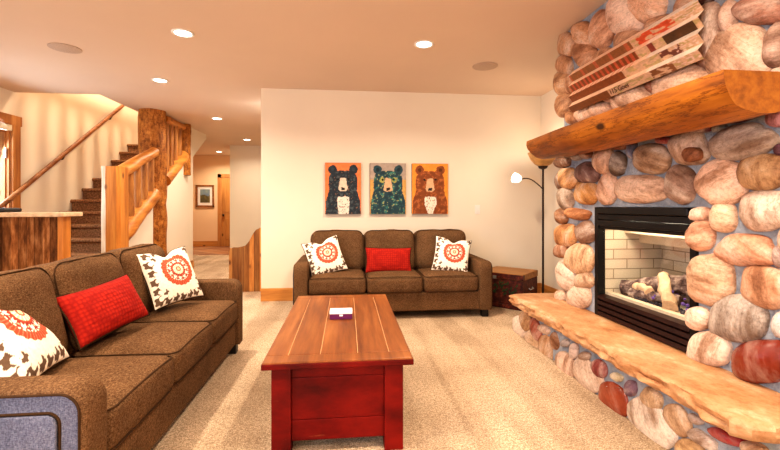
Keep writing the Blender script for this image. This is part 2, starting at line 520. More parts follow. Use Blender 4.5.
# walls
bm = BM(); add_box(bm, -1.104, XR + .2, YB, YB + .13, 0, ZC); struct('wall_back', bm, M['wall'])
bm = BM(); add_box(bm, XR, XR + .2, Yrear - .2, YB, 0, ZC); struct('wall_right', bm, M['wall'])
bm = BM(); add_box(bm, -5.4, XR, Yrear - .2, Yrear, 0, ZC); struct('wall_rear', bm, M['wall'])
WY0, WY1, WZ0, WZ1 = 4.75, 5.97, .95, 2.30
bm = BM()
add_box(bm, XL - .22, XL, Yrear, WY0, 0, ZC)
add_box(bm, XL - .22, XL, WY1, 6.03, 0, ZC)
add_box(bm, XL - .22, XL, 6.03, 10.2, 0, 5.4)
add_box(bm, XL - .22, XL, WY0, WY1, 0, WZ0)
add_box(bm, XL - .22, XL, WY0, WY1, WZ1, ZC)
struct('wall_left', bm, M['wall'])
bm = BM(); add_box(bm, -5.4, -2.93, 13.0, 13.2, 0, ZC); struct('wall_hall_end', bm, M['hallwall'])
bm = BM(); add_box(bm, -2.93, -.98, 10.8, 13.0, 0, ZC); struct('wall_hall_corner', bm, M['wall'])
bm = BM(); add_box(bm, -1.10, -.98, YB + .13, 10.8, 0, ZC); struct('wall_hall_right', bm, M['wall'])
bm = BM(); add_box(bm, -5.4, -5.2, 10.2, 13.0, 0, ZC); add_box(bm, -5.4, XL - .22, 10.0, 10.2, 0, ZC); struct('wall_hall_left', bm, M['hallwall'])
# stair side wall, cut to the soffit
bm = BM()
add_prism(bm, [(5.88, 0), (6.80, 0), (6.80, 1.25), (5.88, .67)], 'X', -3.10, -3.0)
struct('wall_stair_front', bm, M['wall'])
bm = BM()
add_prism(bm, [(7.22, 0), (8.48, 0), (8.48, 2.185), (9.25, 2.66), (9.25, ZC), (8.2, ZC), (8.2, 2.13), (7.22, 1.51)], 'X', -3.10, -3.0)
struct('wall_stair_side', bm, M['wall'])
# stairwell shaft above the ceiling
bm = BM()
add_box(bm, -2.12, -2.0, 6.02, 10.2, ZC + .28, 5.4)
add_box(bm, XL, -2.0, 10.2, 10.35, ZC + .28, 5.4)
add_box(bm, XL, -2.0, 5.90, 6.02, ZC + .281, 5.4)
add_box(bm, XL - .2, -2.0, 5.9, 10.4, 5.4, 5.5)
struct('wall_stairwell', bm, M['wall'])
# unseen upstairs guard rail added beside the stair opening; a lamp behind it throws the soft stripes on the stair wall
bm = BM()
for i in range(20): add_tube(bm, [(-3.30, 6.12 + .2 * i, ZC + .28), (-3.30, 6.12 + .2 * i, 3.98)], .035, 10)
add_tube(bm, [(-3.30, 6.03, 3.98), (-3.30, 10.19, 3.98)], .05, 10)
struct('unseen_guard_rail', bm, M['pine_z'])
# baseboards
def baseboard(name, x0, x1, y0, y1, mat, h=.165):
    bm = BM(); add_box(bm, x0, x1, y0, y1, 0, h - .045, .003); 
    xi0, xi1, yi0, yi1 = x0, x1, y0, y1
    if (x1 - x0) > (y1 - y0): yi0 = y0 + .006
    else:
        if x0 > 0: xi0 = x0 + .006
        else: xi1 = x1 - .006
    add_box(bm, xi0, xi1, yi0, yi1, h - .05, h, .003)
    struct(name, bm, mat)
baseboard('baseboard_back', -1.104, XR, YB - .02, YB, M['trim'])
M['trim_y'] = wood('orange_trim_deep', (.34, .12, .03, 1), (.55, .24, .06, 1), (.68, .33, .10, 1), 'Y', 5)
baseboard('baseboard_right', XR - .02, XR, 3.56, YB - .02, M['trim_y'])
baseboard('baseboard_hall_end', -5.2, -3.86, 12.98, 13.0, M['trim'])
baseboard('baseboard_hall_corner', -2.93, -1.1, 10.78, 10.8, M['trim'])
baseboard('baseboard_stair_side', -3.0, -2.98, 5.9, 8.48, M['trim_y'])

# window on the left wall
win = thing('window_1', 'window with orange wood casing on the left wall above the bar', 'window', (XL, 5.375, WZ0))
win['kind'] = 'structure'
bm = BM()
add_box(bm, XL - .0, XL + .03, WY1, WY1 + .13, WZ0 - .1, WZ1 + .13, .005)
add_box(bm, XL - .0, XL + .03, WY0 - .13, WY0, WZ0 - .1, WZ1 + .13, .005)
add_box(bm, XL - .0, XL + .034, WY0 - .15, WY1 + .15, WZ1, WZ1 + .13, .005)
add_box(bm, XL - .0, XL + .034, WY0 - .15, WY1 + .15, WZ0 - .13, WZ0, .005)
o = obj('window_casing', bm, M['trim_z'], win, False, True); o['kind'] = 'structure'
bm = BM()
add_box(bm, XL - .20, XL - .001, WY1 - .03, WY1, WZ0, WZ1); add_box(bm, XL - .20, XL - .001, WY0, WY0 + .03, WZ0, WZ1)
add_box(bm, XL - .20, XL - .001, WY0, WY1, WZ0, WZ0 + .03); add_box(bm, XL - .20, XL - .001, WY0, WY1, WZ1 - .03, WZ1)
obj('window_jamb', bm, M['trim_z'], win, False, True)
bm = BM()
add_box(bm, XL - .07, XL - .035, WY1 - .046, WY1 - .03, WZ0 + .03, WZ1 - .03); add_box(bm, XL - .07, XL - .035, WY0 + .03, WY0 + .046, WZ0 + .03, WZ1 - .03)
add_box(bm, XL - .07, XL - .03, WY0 + .046, WY1 - .046, WZ0 + .03, WZ0 + .10); add_box(bm, XL - .07, XL - .03, WY0 + .046, WY1 - .046, WZ1 - .10, WZ1 - .03)
obj('window_sash', bm, M['trim_z'], win, False, True)
bm = BM(); add_box(bm, XL - .053, XL - .047, WY0 + .04, WY1 - .04, WZ0 + .09, WZ1 - .09); obj('window_pane', bm, M['glass'], win, False, True)
bm = BM(); add_box(bm, XL - .028, XL + .03, WY0 + .032, WY1 - .012, WZ1 - .085, WZ1 - .005, .01); obj('blind_cassette', bm, M['blind'], win, False, True)
bm = BM(); add_box(bm, XL - .03, XL - .012, WY1 - .063, WY1 - .038, 1.86, 1.99, .006); obj('window_latch', bm, M['silver'], win, False, True)

# hall door
dr = thing('door_1', 'knotty alder door with wooden casing at the end of the hall', 'door', (-3.38, 12.98, 0))
dr['kind'] = 'structure'
bm = BM(); add_box(bm, -3.76, -2.99, 12.95, 12.99, .01, 2.06, .004)
for x0, x1 in ((-3.66, -3.43), (-3.32, -3.09)):
    for z0, z1 in ((.22, .85), (1.02, 1.92)): add_box(bm, x0, x1, 12.935, 12.95, z0, z1, .01)
obj('door_leaf', bm, M['door'], dr, False, True)
bm = BM(); add_box(bm, -3.87, -3.76, 12.94, 13.0, 0, 2.18, .004); add_box(bm, -3.87, -2.94, 12.94, 13.0, 2.07, 2.18, .004)
obj('door_casing', bm, M['trim_z'], dr, False, True)
bm = BM(); bmesh.ops.create_uvsphere(bm, u_segments=16, v_segments=10, radius=.035)
bmesh.ops.translate(bm, verts=bm.verts, vec=(-3.69, 12.90, .95)); add_tube(bm, [(-3.69, 12.95, .95), (-3.69, 12.91, .95)], .012)
obj('door_knob', bm, M['bronze'], dr, True, True)

# ------------------------------------------------------------------ staircase
st = thing('staircase', 'brown carpeted staircase climbing along the left wall behind the log newel', 'staircase', (-3.72, 5.43, 0))
RUN, RISE, Y1ST = .287, .1905, 5.43
for k in range(13):
    y = Y1ST + RUN * k; z = RISE * (k + 1)
    bm = BM()
    z0 = max(0, z - RISE * 1.0 - .02) if k < 14 else z - .2
    xr = -3.104 if k < 10 else -3.36
    add_box(bm, XL + .004, xr, y + .03, y + RUN + .06, max(0, z - RISE - .03), z, 0)
    ring = [(XL + .004, y + .022, z - .028), (xr, y + .022, z - .028)]
    add_tube(bm, ring, .028, 12)
    obj('stair_step', bm, M['stair_carpet'], st, True, True)

# log railing
lr = thing('log_railing', 'honey pine log railing rising beside the carpeted stairs', 'railing', (-3.0, 5.75, 0))
def wobble_log(bm, p0, p1, r0, r1, n=24, m=14, amp=.012, seed=0):
    p0, p1 = Vector(p0), Vector(p1)
    pts = []; rs = []
    for i in range(m + 1):
        t = i / m
        pts.append(p0.lerp(p1, t) + Vector((noise.noise(Vector((t * 3, seed, 0))), noise.noise(Vector((t * 3, seed, 5))), 0)) * amp)
        rs.append((r0 + (r1 - r0) * t) * (1 + .04 * noise.noise(Vector((t * 5, seed, 9)))))
    add_tube(bm, pts, rs, n, wob=.10, seed=seed)
M['pale_bark'] = wood('stripped_pale_log', (.50, .34, .2, 1), (.72, .60, .46, 1), (.82, .74, .62, 1), 'Z', 4, .1, .6)
bm = BM()
sec = [(-.075, -.10), (-.015, -.115), (.12, -.12), (.155, -.08), (.155, .11), (-.05, .12), (-.09, .04)]
A = []
for i in range(13):
    t = i / 12
    A.append([bm.verts.new((-3.02 + p[0] * (1.0 - .04 * t) + .008 * noise.noise(Vector((t * 4, q, 2))), 5.70 + p[1], 1.735 * t)) for q, p in enumerate(sec)])
for a, b in zip(A, A[1:]):
    for q in range(7):
        f = bm.faces.new((a[q], a[(q + 1) % 7], b[(q + 1) % 7], b[q]))
        f.material_index = 1 if q in (0, 6) else 0
bm.faces.new(A[0][::-1]); bm.faces.new(A[-1])
obj('newel_post', bm, [M['pine_z'], M['pale_bark']], lr, True, True, 30)
bm = BM(); wobble_log(bm, (-3.0, 5.86, .82), (-3.0, 6.83, 1.42), .115, .11, seed=3); obj('bottom_rail', bm, M['pine'], lr, True, True)
bm = BM(); wobble_log(bm, (-3.0, 7.19, 1.645), (-3.0, 8.0, 2.15), .105, .10, seed=6); obj('bottom_rail', bm, M['pine'], lr, True, True)
bm = BM(); wobble_log(bm, (-3.0, 5.86, 1.68), (-3.0, 6.83, 2.07), .085, .08, seed=4); obj('top_rail', bm, M['pine'], lr, True, True)
bm = BM(); wobble_log(bm, (-3.0, 7.19, 2.665), (-3.0, 7.98, 2.675), .065, .06, seed=5); obj('upper_rail', bm, M['pine'], lr, True, True)
for i, y in enumerate((6.12, 6.32, 6.52, 6.72)):
    zb = .78 + (y - 5.8) * .622; zt = 1.66 + (y - 5.83) * .41
    bm = BM(); wobble_log(bm, (-3.0, y, zb), (-3.0, y, zt), .052, .046, 12, 6, .008, i); obj('spindle', bm, M['bench_z'], lr, True, True)
for i, y in enumerate((7.28, 7.46, 7.64, 7.82)):
    zb = .78 + (y - 5.8) * .622
    bm = BM(); wobble_log(bm, (-3.0, y, zb), (-3.0, y, 2.67), .045, .042, 12, 6, .008, i + 7); obj('spindle', bm, M['bench_z'], lr, True, True)
bm = BM(); wobble_log(bm, (-2.99, 8.09, 1.80), (-2.99, 8.09, ZC - .002), .085, .085, seed=8); obj('hanging_post', bm, M['post'], lr, True, True)

bm = BM(); wobble_log(bm, (-3.10, 7.01, 0), (-3.10, 7.01, ZC), .205, .195, 36, 24, .012, 11)
o = obj('log_post', bm, M['post'], None, True); tag(o, 'thick rough dark log post standing from floor to ceiling beside the stairs', 'post')

hr = thing('handrail', 'dark wooden handrail slanting up the left stair wall', 'handrail', (XL + .07, 6.8, 2.0))
bm = BM(); add_tube(bm, [(XL + .08, 5.3, .945), (XL + .08, 6.8, 1.97), (XL + .08, 8.70, 3.27)], .025, 12, squash=1.3); obj('rail', bm, M['rail'], hr, True, True)
for y in (5.6, 6.9, 8.2):
    z = 1.97 + (y - 6.8) * .684
    bm = BM(); add_tube(bm, [(XL, y, z - .09), (XL + .05, y, z - .09), (XL + .08, y, z - .03)], .010, 8); obj('bracket', bm, M['bronze'], hr, True, True)

# ------------------------------------------------------------------ bar with reclaimed planks
bar = thing('bar_counter', 'half-wall bar clad in reclaimed brown planks with a beige counter top', 'bar', (-3.7, 4.65, 0))
bm = BM(); add_box(bm, XL + .01, -2.793, 4.405, 4.52, 0, 1.122); obj('plank_front', bm, M['barn'], bar, False, True)
bm = BM(); add_box(bm, -2.835, -2.788, 4.40, 4.525, 0, 1.1225, .004); obj('corner_post', bm, M['pine_z'], bar, False, True)
bm = BM(); add_box(bm, XL + .005, -2.745, 4.31, 4.65, 1.124, 1.168, .015, 3); obj('counter_top', bm, M['counter'], bar, True, True)
bm = BM(); add_cushion(bm, -3.75, -3.29, 4.36, 4.60, 1.169, 1.212, .02)
o = obj('tray', bm, M['tray']); tag(o, 'low black rounded tray lying on the bar counter', 'tray')

# settle bench end in the hall
bn = thing('settle_bench', 'plank bench with a curved stepped end panel against the hall wall', 'bench', (-1.4, 6.7, 0))
def bench_poly():
    p = [(-1.675, 0), (-1.105, 0), (-1.105, .94), (-1.16, .945), (-1.205, .935), (-1.25, .905)]
    for i in range(9):
        t = i / 8; p.append((-1.27 - .20 * t, .90 - .255 * (1 - cos(t * pi)) / 2))
    p += [(-1.55, .635), (-1.62, .635), (-1.66, .62), (-1.675, .58)]
    return p
for y in (6.12, 7.35):
    bm = BM(); add_prism(bm, bench_poly(), 'Y', y, y + .05, .006); obj('end_panel', bm, M['bench'], bn, False, True)
bm = BM(); add_box(bm, -1.66, -1.12, 6.17, 7.35, .40, .44, .005); obj('seat', bm, M['pine'], bn, False, True)
bm = BM(); add_box(bm, -1.15, -1.105, 6.17, 7.35, .44, .9, .005); obj('back', bm, M['pine'], bn, False, True)

# framed print in the hall
fp_ = thing('framed_picture', 'small landscape print in a dark frame on the hall end wall', 'picture', (-4.3, 12.97, 1.5))
p0 = on_y(196, 207, 12.97); p1 = on_y(214, 185, 12.97)
x0, x1, z0, z1 = p0.x, p1.x, p0.z, p1.z
bm = BM()
for b in ((x0, x0 + .05, z0, z1), (x1 - .05, x1, z0, z1), (x0, x1, z0, z0 + .05), (x0, x1, z1 - .05, z1)): add_box(bm, b[0], b[1], 12.955, 12.998, b[2], b[3], .006)
obj('frame', bm, M['rail'], fp_, False, True)
bm = BM(); add_box(bm, x0 + .05, x1 - .05, 12.975, 12.995, z0 + .05, z1 - .05); obj('mat_board', bm, M['white'], fp_, False, True)
def grid_plane(bm, ax, u0, u1, v0, v1, w, nu, nv):
    V = [[bm.verts.new({'Y': (u0 + (u1 - u0) * i / nu, w, v0 + (v1 - v0) * j / nv), 'X': (w, u0 + (u1 - u0) * i / nu, v0 + (v1 - v0) * j / nv)}[ax]) for i in range(nu + 1)] for j in range(nv + 1)]
    for j in range(nv):
        for i in range(nu): bm.faces.new((V[j][i], V[j][i + 1], V[j + 1][i + 1], V[j + 1][i]))
bm = BM(); grid_plane(bm, 'Y', x0 + .12, x1 - .12, z0 + .13, z1 - .13, 12.972, 24, 28)
o = obj('print', bm, M['hallpic'], fp_, False, True)
def hallpaint(co, i):
    n = noise.noise(co * 9); 
    if co.z > .06 + .08 * n: return (.22 + .1 * n, .28 + .1 * n, .30, 1)
    return (.10 + .12 * abs(n), .08 + .08 * abs(n), .04, 1)
paint(o, hallpaint)

# ------------------------------------------------------------------ ceiling fixtures
CANS = [((-1.432, 3.81), 'recessed ceiling light nearest the left sofa, left one of the front pair'),
        ((.718, 3.838), 'recessed ceiling light in front of the bear pictures, right one of the front pair'),
        ((-2.248, 5.276), 'recessed ceiling light between the left sofa and the log post'),
        ((-2.25, 7.492), 'recessed ceiling light just right of the hanging log post'),
        ((-2.285, 9.823), 'recessed ceiling light in front of the hall corner wall'),
        ((-3.582, 12.108), 'recessed ceiling light farthest back, in front of the hall door')]
first = None
for (x, y), lab in CANS:
    if first is None:
        first = thing('ceiling_light', lab, 'ceiling light', (x, y, ZC), 0, 'recessed ceiling lights')
        bm = BM()
        prof = [(.070, -.001), (.070, -.006), (.086, -.011), (.094, -.006), (.094, -.0005)]
        rings = [[bm.verts.new((r * cos(2 * pi * k / 32), r * sin(2 * pi * k / 32), z)) for k in range(32)] for r, z in prof]
        for A, B in zip(rings, rings[1:]):
            for k in range(32): bm.faces.new((A[k], A[(k + 1) % 32], B[(k + 1) % 32], B[k]))
        obj('trim_ring', bm, M['white'], first)
        bm = BM(); add_lathe(bm, [(.069, -.005), (.069, -.001)], (0, 0, 0)); obj('lens', bm, M['lens'], first)
    else:
        r = dup_tree(first); r.location = (x, y, ZC); r['label'] = lab
SPK = [((-2.697, 4.292), 'round flush ceiling speaker above the left sofa and bar'), ((1.492, 4.379), 'round flush ceiling speaker near the stone chimney')]
first = None
for (x, y), lab in SPK:
    if first is None:
        first = thing('ceiling_speaker', lab, 'speaker', (x, y, ZC), 0, 'flush ceiling speakers')
        bm = BM(); add_lathe(bm, [(.135, -.001), (.135, -.006), (.12, -.009), (.001, -.009)], (0, 0, 0)); obj('grille', bm, M['speaker'], first)
    else:
        r = dup_tree(first); r.location = (x, y, ZC); r['label'] = lab

# light switch
sw = thing('light_switch', 'small cream light switch plate on the back wall right of the bear pictures', 'light switch', (1.765, YB, 1.18))
bm = BM(); add_box(bm, -.037, .037, -.008, -.0005, -.06, .06, .003); obj('plate', bm, M['white'], sw)
bm = BM(); add_box(bm, -.014, .014, -.013, -.008, -.03, .03, .002); obj('rocker', bm, M['white'], sw)

# ------------------------------------------------------------------ sofas
SW, SD = 2.16, .98
def arm_profile(inset=0, r=.085, z0=.085, z1=.615, y0=0, y1=.90):
    z0 += inset; z1 -= inset; y0 += inset; y1 -= inset; r = max(.02, r - inset)
    p = [(y0, z0)]
    for i in range(9):
        a = pi - (pi / 2) * i / 8
        p.append((y0 + r + r * cos(a), z1 - r + r * sin(a)))
    r2 = .04
    for i in range(5):
        a = pi / 2 - (pi / 2) * i / 4
        p.append((y1 - r2 + r2 * cos(a), z1 - r2 + r2 * sin(a)))
    p.append((y1, z0))
    return p
def loop3(poly, x): return [(x, y, z) for y, z in poly]
def rect_loop(x0, x1, y0, y1, z, r=.04, crown=0):
    pts = []
    for cx, cy, a0 in ((x1 - r, y1 - r, 0), (x0 + r, y1 - r, pi / 2), (x0 + r, y0 + r, pi), (x1 - r, y0 + r, 1.5 * pi)):
        for i in range(5):
            a = a0 + pi / 2 * i / 4
            pts.append((cx + r * cos(a), cy + r * sin(a), z))
    out = []
    for i, p in enumerate(pts):
        q = pts[(i + 1) % len(pts)]
        m = 10 if (Vector(p) - Vector(q)).length > .1 else 1
        for j in range(m):
            t = j / m
            v = Vector(p).lerp(Vector(q), t)
            u = 2 * (v.x - x0) / (x1 - x0) - 1; w = 2 * (v.y - y0) / (y1 - y0) - 1
            v.z += crown * max(0, 1 - u * u) ** .7 + crown * .4 * max(0, 1 - w * w)
            out.append(v)
    return out

def make_sofa(label):
    root = thing('sofa', label, 'sofa')
    hw = SW / 2
    bm = BM(); add_box(bm, -hw + .13, hw - .13, .03, SD - .06, .085, .285, .015, 3); obj('seat_rail', bm, M['sofa'], root)
    # back frame
    bm = BM(); add_prism(bm, [(.70, .09), (.74, .78), (.80, .85), (.90, .86), (.965, .80), (.975, .09)], 'X', -hw + .13, hw - .13, .03); obj('back_frame', bm, M['sofa'], root)
    for s in (-1, 1):
        x0, x1 = (-hw, -hw + .145) if s < 0 else (hw - .145, hw)
        bm = BM()
        lay = []
        for dx, ins in ((0, .020), (.004, .010), (.011, .003), (.022, 0)): lay.append((x0 + dx, ins))
        lay += [(x0 + x1 - x, i) for x, i in lay[::-1]]
        RR = [[bm.verts.new(q) for q in loop3(arm_profile(i), x)] for x, i in lay]
        for A, B in zip(RR, RR[1:]):
            for k in range(len(A)): bm.faces.new((A[k], A[(k + 1) % len(A)], B[(k + 1) % len(A)], B[k]))
        bm.faces.new(RR[0]); bm.faces.new(RR[-1][::-1])
        a = obj('arm', bm, [M['sofa'], M['sofa_daylit']], root)
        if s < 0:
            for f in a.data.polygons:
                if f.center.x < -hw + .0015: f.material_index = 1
        xo = -hw - .001 if s < 0 else hw + .001
        bm = BM(); add_tube(bm, loop3(arm_profile(.019, .085), xo), .0045, 8, closed=True); obj('piping', bm, M['piping'], a)
        bm = BM(); add_prism(bm, arm_profile(.085, .12), 'X', min(xo, xo + s * .016), max(xo, xo + s * .016), .008); obj('side_panel', bm, M['sofa_daylit'] if s < 0 else M['sofa'], a, label='outer side panel with blue-grey daylight tint' if s < 0 else None)
        bm = BM(); add_tube(bm, loop3(arm_profile(.080, .12), xo), .005, 8, closed=True); obj('panel_welt', bm, M['piping'], a)
    cw = (SW - .29) / 3
    for k in range(3):
        x0 = -hw + .145 + cw * k + .004; x1 = x0 + cw - .008
        bm = BM(); add_cushion(bm, x0, x1, .005, .66, .282, .462, .045, (.004, .012, .028), 16, .004, k)
        c = obj('seat_cushion', bm, M['sofa'], root)
        for z, cr in ((.452, .012), (.296, 0)):
            bm = BM(); add_tube(bm, rect_loop(x0 + .012, x1 - .012, .006, .64, z, .05, cr), .0042, 6, closed=True); obj('piping', bm, M['piping'], c)
        bm = BM(); add_cushion(bm, x0 - (.03 if k == 0 else .004), x1 + (.03 if k == 2 else .004), -.13, .13, -.25, .25, .085, (.004, .045, .012), 18, .012, k * 3.1)
        bmesh.ops.rotate(bm, verts=bm.verts, cent=(0, 0, 0), matrix=Matrix.Rotation(radians(-13), 3, 'X'))
        bmesh.ops.translate(bm, verts=bm.verts, vec=(0, .67, .672))
        c = obj('back_cushion', bm, M['sofa'], root)
        bm = BM()
        lp = [Vector((p.x, -.105, p.y)) for p in rect_loop(x0 + .01, x1 - .01, -.242, .242, 0, .08)]
        R = Matrix.Rotation(radians(-13), 3, 'X')
        add_tube(bm, [R @ q + Vector((0, .67, .672)) for q in lp], .0042, 6, closed=True); obj('piping', bm, M['piping'], c)
    for x in (-hw + .07, hw - .07):
        for y in (.07, SD - .1):
            bm = BM(); add_prism(bm, [(x - .035, y - .035), (x + .035, y - .035), (x + .035, y + .035), (x - .035, y + .035)], 'Z', 0, .088, .004); obj('foot', bm, M['foot'], root)
    return root
sofa1 = make_sofa('brown tweed three-seat sofa against the back wall under the bear pictures')
sofa1.location = (.520, 4.443, 0)
sofa2 = dup_tree(sofa1)
sofa2['label'] = 'brown tweed three-seat sofa on the left with its near arm toward the viewer'
sofa2.location = (-.885, 2.59, 0); sofa2.rotation_euler = (0, 0, radians(90))
for o in (sofa1, sofa2): o['group'] = 'matching brown sofas'

# ------------------------------------------------------------------ pillows
CRM = srgb(250, 238, 220); RED = (.46, .075, .035, 1); RED2 = (.34, .045, .03, 1); TAN = (.75, .52, .33, 1); BRN = (.14, .085, .055, 1)
def blobs():
    out = []
    # scrolls and leaves along the border: centre, radius, bite offset
    for u, v, r, bu, bv in [(-.82, -.80, .17, .06, .06), (-.52, -.86, .14, .05, .07), (-.22, -.86, .13, -.05, .08), (.08, -.88, .13, .05, .08), (.36, -.86, .13, -.05, .07), (.64, -.84, .14, .04, .07), (.86, -.66, .15, -.07, .04),
                            (-.84, -.48, .13, .07, -.04), (-.84, -.16, .14, .08, .03), (-.82, .16, .13, .07, -.05), (-.82, .48, .15, .07, .04), (-.76, .82, .15, .05, -.07), (-.44, .88, .11, .03, -.06), (.86, .84, .14, -.06, -.06), (.88, -.30, .09, -.05, .03), (-.58, -.58, .10, -.04, .05), (-.60, .66, .09, -.04, -.05)]:
        out.append((u, v, r, bu, bv))
    return out
BL = blobs()
def suzani(u, v):
    x, y = u - .14, v - .14
    rho = sqrt(x * x + y * y); t = atan2(y, x)
    R = .64 * (1 + .025 * cos(22 * t))
    q = rho / R
    if q < 1:
        if q < .10: return TAN
        if q < .16: return RED
        if q < .34: return TAN if cos(14 * t) > -.3 else CRM
        if q < .40: return RED
        if q < .66:
            w = cos(11 * t) * .13
            if abs(q - .53 - w * .3) < .075 and cos(11 * t) > -.2: return CRM
            if .50 < q < .56 and cos(11 * t) < -.75: return TAN
            return RED2
        if q < .72: return CRM if cos(30 * t) > -.4 else RED
        return RED if cos(44 * t + q * 9) > -.75 else (.58, .20, .12, 1)
    for bu, bv, r, du, dv in BL:
        d = sqrt((u - bu) ** 2 + (v - bv) ** 2)
        if d < r * .92 * (1 + .15 * cos(5 * atan2(v - bv, u - bu))) and sqrt((u - bu - du) ** 2 + (v - bv - dv) ** 2) > r * .5: return BRN
    return CRM
def pillow_mesh(bm, sx, sz, T, n, dent=0):
    """local: face toward -Y, x width, z height, centred at origin"""
    uv = []
    V = {}
    for side in (0, 1):
        for j in range(n + 1):
            for i in range(n + 1):
                u = -1 + 2 * i / n; v = -1 + 2 * j / n
                edge = abs(u) == 1 or abs(v) == 1
                if side == 1 and edge:
                    V[(1, i, j)] = V[(0, i, j)]; continue
                x = u * sx * (1 - .075 * (1 - v * v)); z = v * sz * (1 - .075 * (1 - u * u))
                th = T * max(0, (1 - u * u)) ** .42 * max(0, (1 - v * v)) ** .42
                if dent:
                    k = math.exp(-(u / .28) ** 2) * max(0, v) ** 2
                    z -= dent * k; th *= 1 - .25 * k
                th *= 1 + .06 * noise.noise(Vector((u * 3, v * 3, side)))
                V[(side, i, j)] = bm.verts.new((x, -th if side == 0 else th, z)); uv.append((side, u, v))
    for side in (0, 1):
        for j in range(n):
            for i in range(n):
                q = [V[(side, i, j)], V[(side, i + 1, j)], V[(side, i + 1, j + 1)], V[(side, i, j + 1)]]
                bm.faces.new(q if side == 0 else q[::-1])
    return uv
def make_pillow(label, n=120, dent=0):
    bm = BM(); uv = pillow_mesh(bm, .225, .225, .075, n, dent)
    root = obj('throw_pillow', bm, M['pillow'], None, True, sharp=180)
    tag(root, label, 'pillow', 'cream medallion throw pillows')
    def f(co, i):
        side, u, v = uv[i]
        return BRN if side == 1 else suzani(u, v)
    paint(root, f)
    bm = BM()
    pts = []
    for k in range(4):
        for i in range(16):
            t = -1 + 2 * i / 16
            u, v = [(t, -1), (1, t), (-t, 1), (-1, -t)][k]
            z = v * .225 * (1 - .075 * (1 - u * u))
            if dent: z -= dent * math.exp(-(u / .28) ** 2) * max(0, v) ** 2
            pts.append((u * .225 * (1 - .075 * (1 - v * v)), 0, z))
    add_tube(bm, pts, .005, 6, closed=True); obj('seam', bm, M['piping'], root)
    return root
def place(o, c, facing, tilt, roll, scale=1):
    """facing: heading of the face in degrees (0 = toward -Y, 90 = toward +X); tilt: lean back; roll: in-plane turn"""
    o.matrix_world = Matrix.Translation(c) @ Matrix.Rotation(radians(facing), 4, 'Z') @ Matrix.Rotation(radians(-tilt), 4, 'X') @ Matrix.Rotation(radians(roll), 4, 'Y') @ Matrix.Scale(scale, 4)
pl = make_pillow('cream medallion pillow leaning on the left arm of the back sofa', dent=.05)
place(pl, (-.25, 4.76, .655), 12, 22, -14, .94)
p2 = dup_tree(pl); p2['label'] = 'cream medallion pillow leaning on the right arm of the back sofa'
place(p2, (1.22, 4.77, .65), -12, 22, 8, .94)
p3 = dup_tree(pl); p3['label'] = 'cream medallion pillow at the far end of the left sofa'
place(p3, (-1.29, 3.20, .715), 60, 26, -3, .93)
p4 = dup_tree(pl); p4['label'] = 'cream medallion pillow behind the near arm of the left sofa, cut by the frame'
place(p4, (-1.44, 1.90, .70), 105, 38, 2, 1.12)
def red_pillow(label):
    bm = BM(); pillow_mesh(bm, .275, .15, .07, 40)
    o = obj('lumbar_pillow', bm, M['redfab'], None, True, sharp=180)
    tag(o, label, 'pillow', 'red lumbar pillows')
    bm = BM()
    pts = []
    for k in range(4):
        for i in range(16):
            t = -1 + 2 * i / 16
            u, v = [(t, -1), (1, t), (-t, 1), (-1, -t)][k]
            pts.append((u * .275 * (1 - .075 * (1 - v * v)), 0, v * .15 * (1 - .075 * (1 - u * u))))
    add_tube(bm, pts, .005, 6, closed=True); obj('seam', bm, M['piping'], o, label='dark corded seam')
    return o
r1 = red_pillow('red lumbar pillow in the middle of the back sofa')
place(r1, (.48, 4.80, .60), 0, 20, 1)
r2 = dup_tree(r1); r2['label'] = 'red lumbar pillow in the middle of the left sofa'
place(r2, (-1.35, 2.49, .66), 78, 28, -4, .97)

# ------------------------------------------------------------------ coffee table
TX0, TX1, TY0, TY1, TZ = -.411, .330, 2.065, 3.575, .47
tb = thing('coffee_table', 'worn red and brown wooden coffee table on the carpet between the sofas', 'coffee table', ((TX0 + TX1) / 2, (TY0 + TY1) / 2, 0))
bm = BM(); add_box(bm, TX0, TX1, TY0, TY0 + .10, TZ - .034, TZ, .006); add_box(bm, TX0, TX1, TY1 - .10, TY1, TZ - .034, TZ, .006)
fr_ = [0, .15, .37, .63, .85, 1]
w = TX1 - TX0
for k in range(5): add_box(bm, TX0 + w * fr_[k] + .0014, TX0 + w * fr_[k + 1] - .0014, TY0 + .1015, TY1 - .1015, TZ - .034, TZ, .003)
add_box(bm, TX0 + .01, TX1 - .01, TY0 + .01, TY1 - .01, TZ - .03, TZ - .002, 0, 2, 1)
top = obj('tabletop', bm, [M['tabletop'], M['wornedge']], tb, False, True)
bm = BM()
add_box(bm, TX0 - .004, TX1 + .004, TY0 - .004, TY0 + .012, TZ - .036, TZ - .008, .005); add_box(bm, TX0 - .004, TX1 + .004, TY1 - .012, TY1 + .004, TZ - .036, TZ - .008, .005)
add_box(bm, TX0 - .004, TX0 + .012, TY0, TY1, TZ - .036, TZ - .008, .005); add_box(bm, TX1 - .012, TX1 + .004, TY0, TY1, TZ - .036, TZ - .008, .005)
obj('edge_band', bm, M['tablered'], top, False, True, label='red painted edge of the tabletop')
bx0, bx1, by0, by1 = -.370, .283, 2.082, 3.54
for x0 in (bx0, bx1 - .095):
    for y0 in (by0, by1 - .09):
        bm = BM(); add_box(bm, x0, x0 + .095, y0, y0 + .09, 0, TZ - .034, .005)
        obj('leg', bm, M['tablered'], tb, False, True)
for y0, y1 in ((by0 + .022, by0 + .04), (by1 - .04, by1 - .022)):
    bm = BM()
    zs = [(.062, .165), (.168, .375), (.378, .437)]
    for z0, z1 in zs: add_box(bm, bx0 + .095, bx1 - .095, y0, y1, z0, z1, .004)
    add_box(bm, bx0 + .095, bx1 - .095, y0 + .005, y1 - .003, .07, .43)
    obj('end_panel', bm, M['tablered'], tb, False, True)
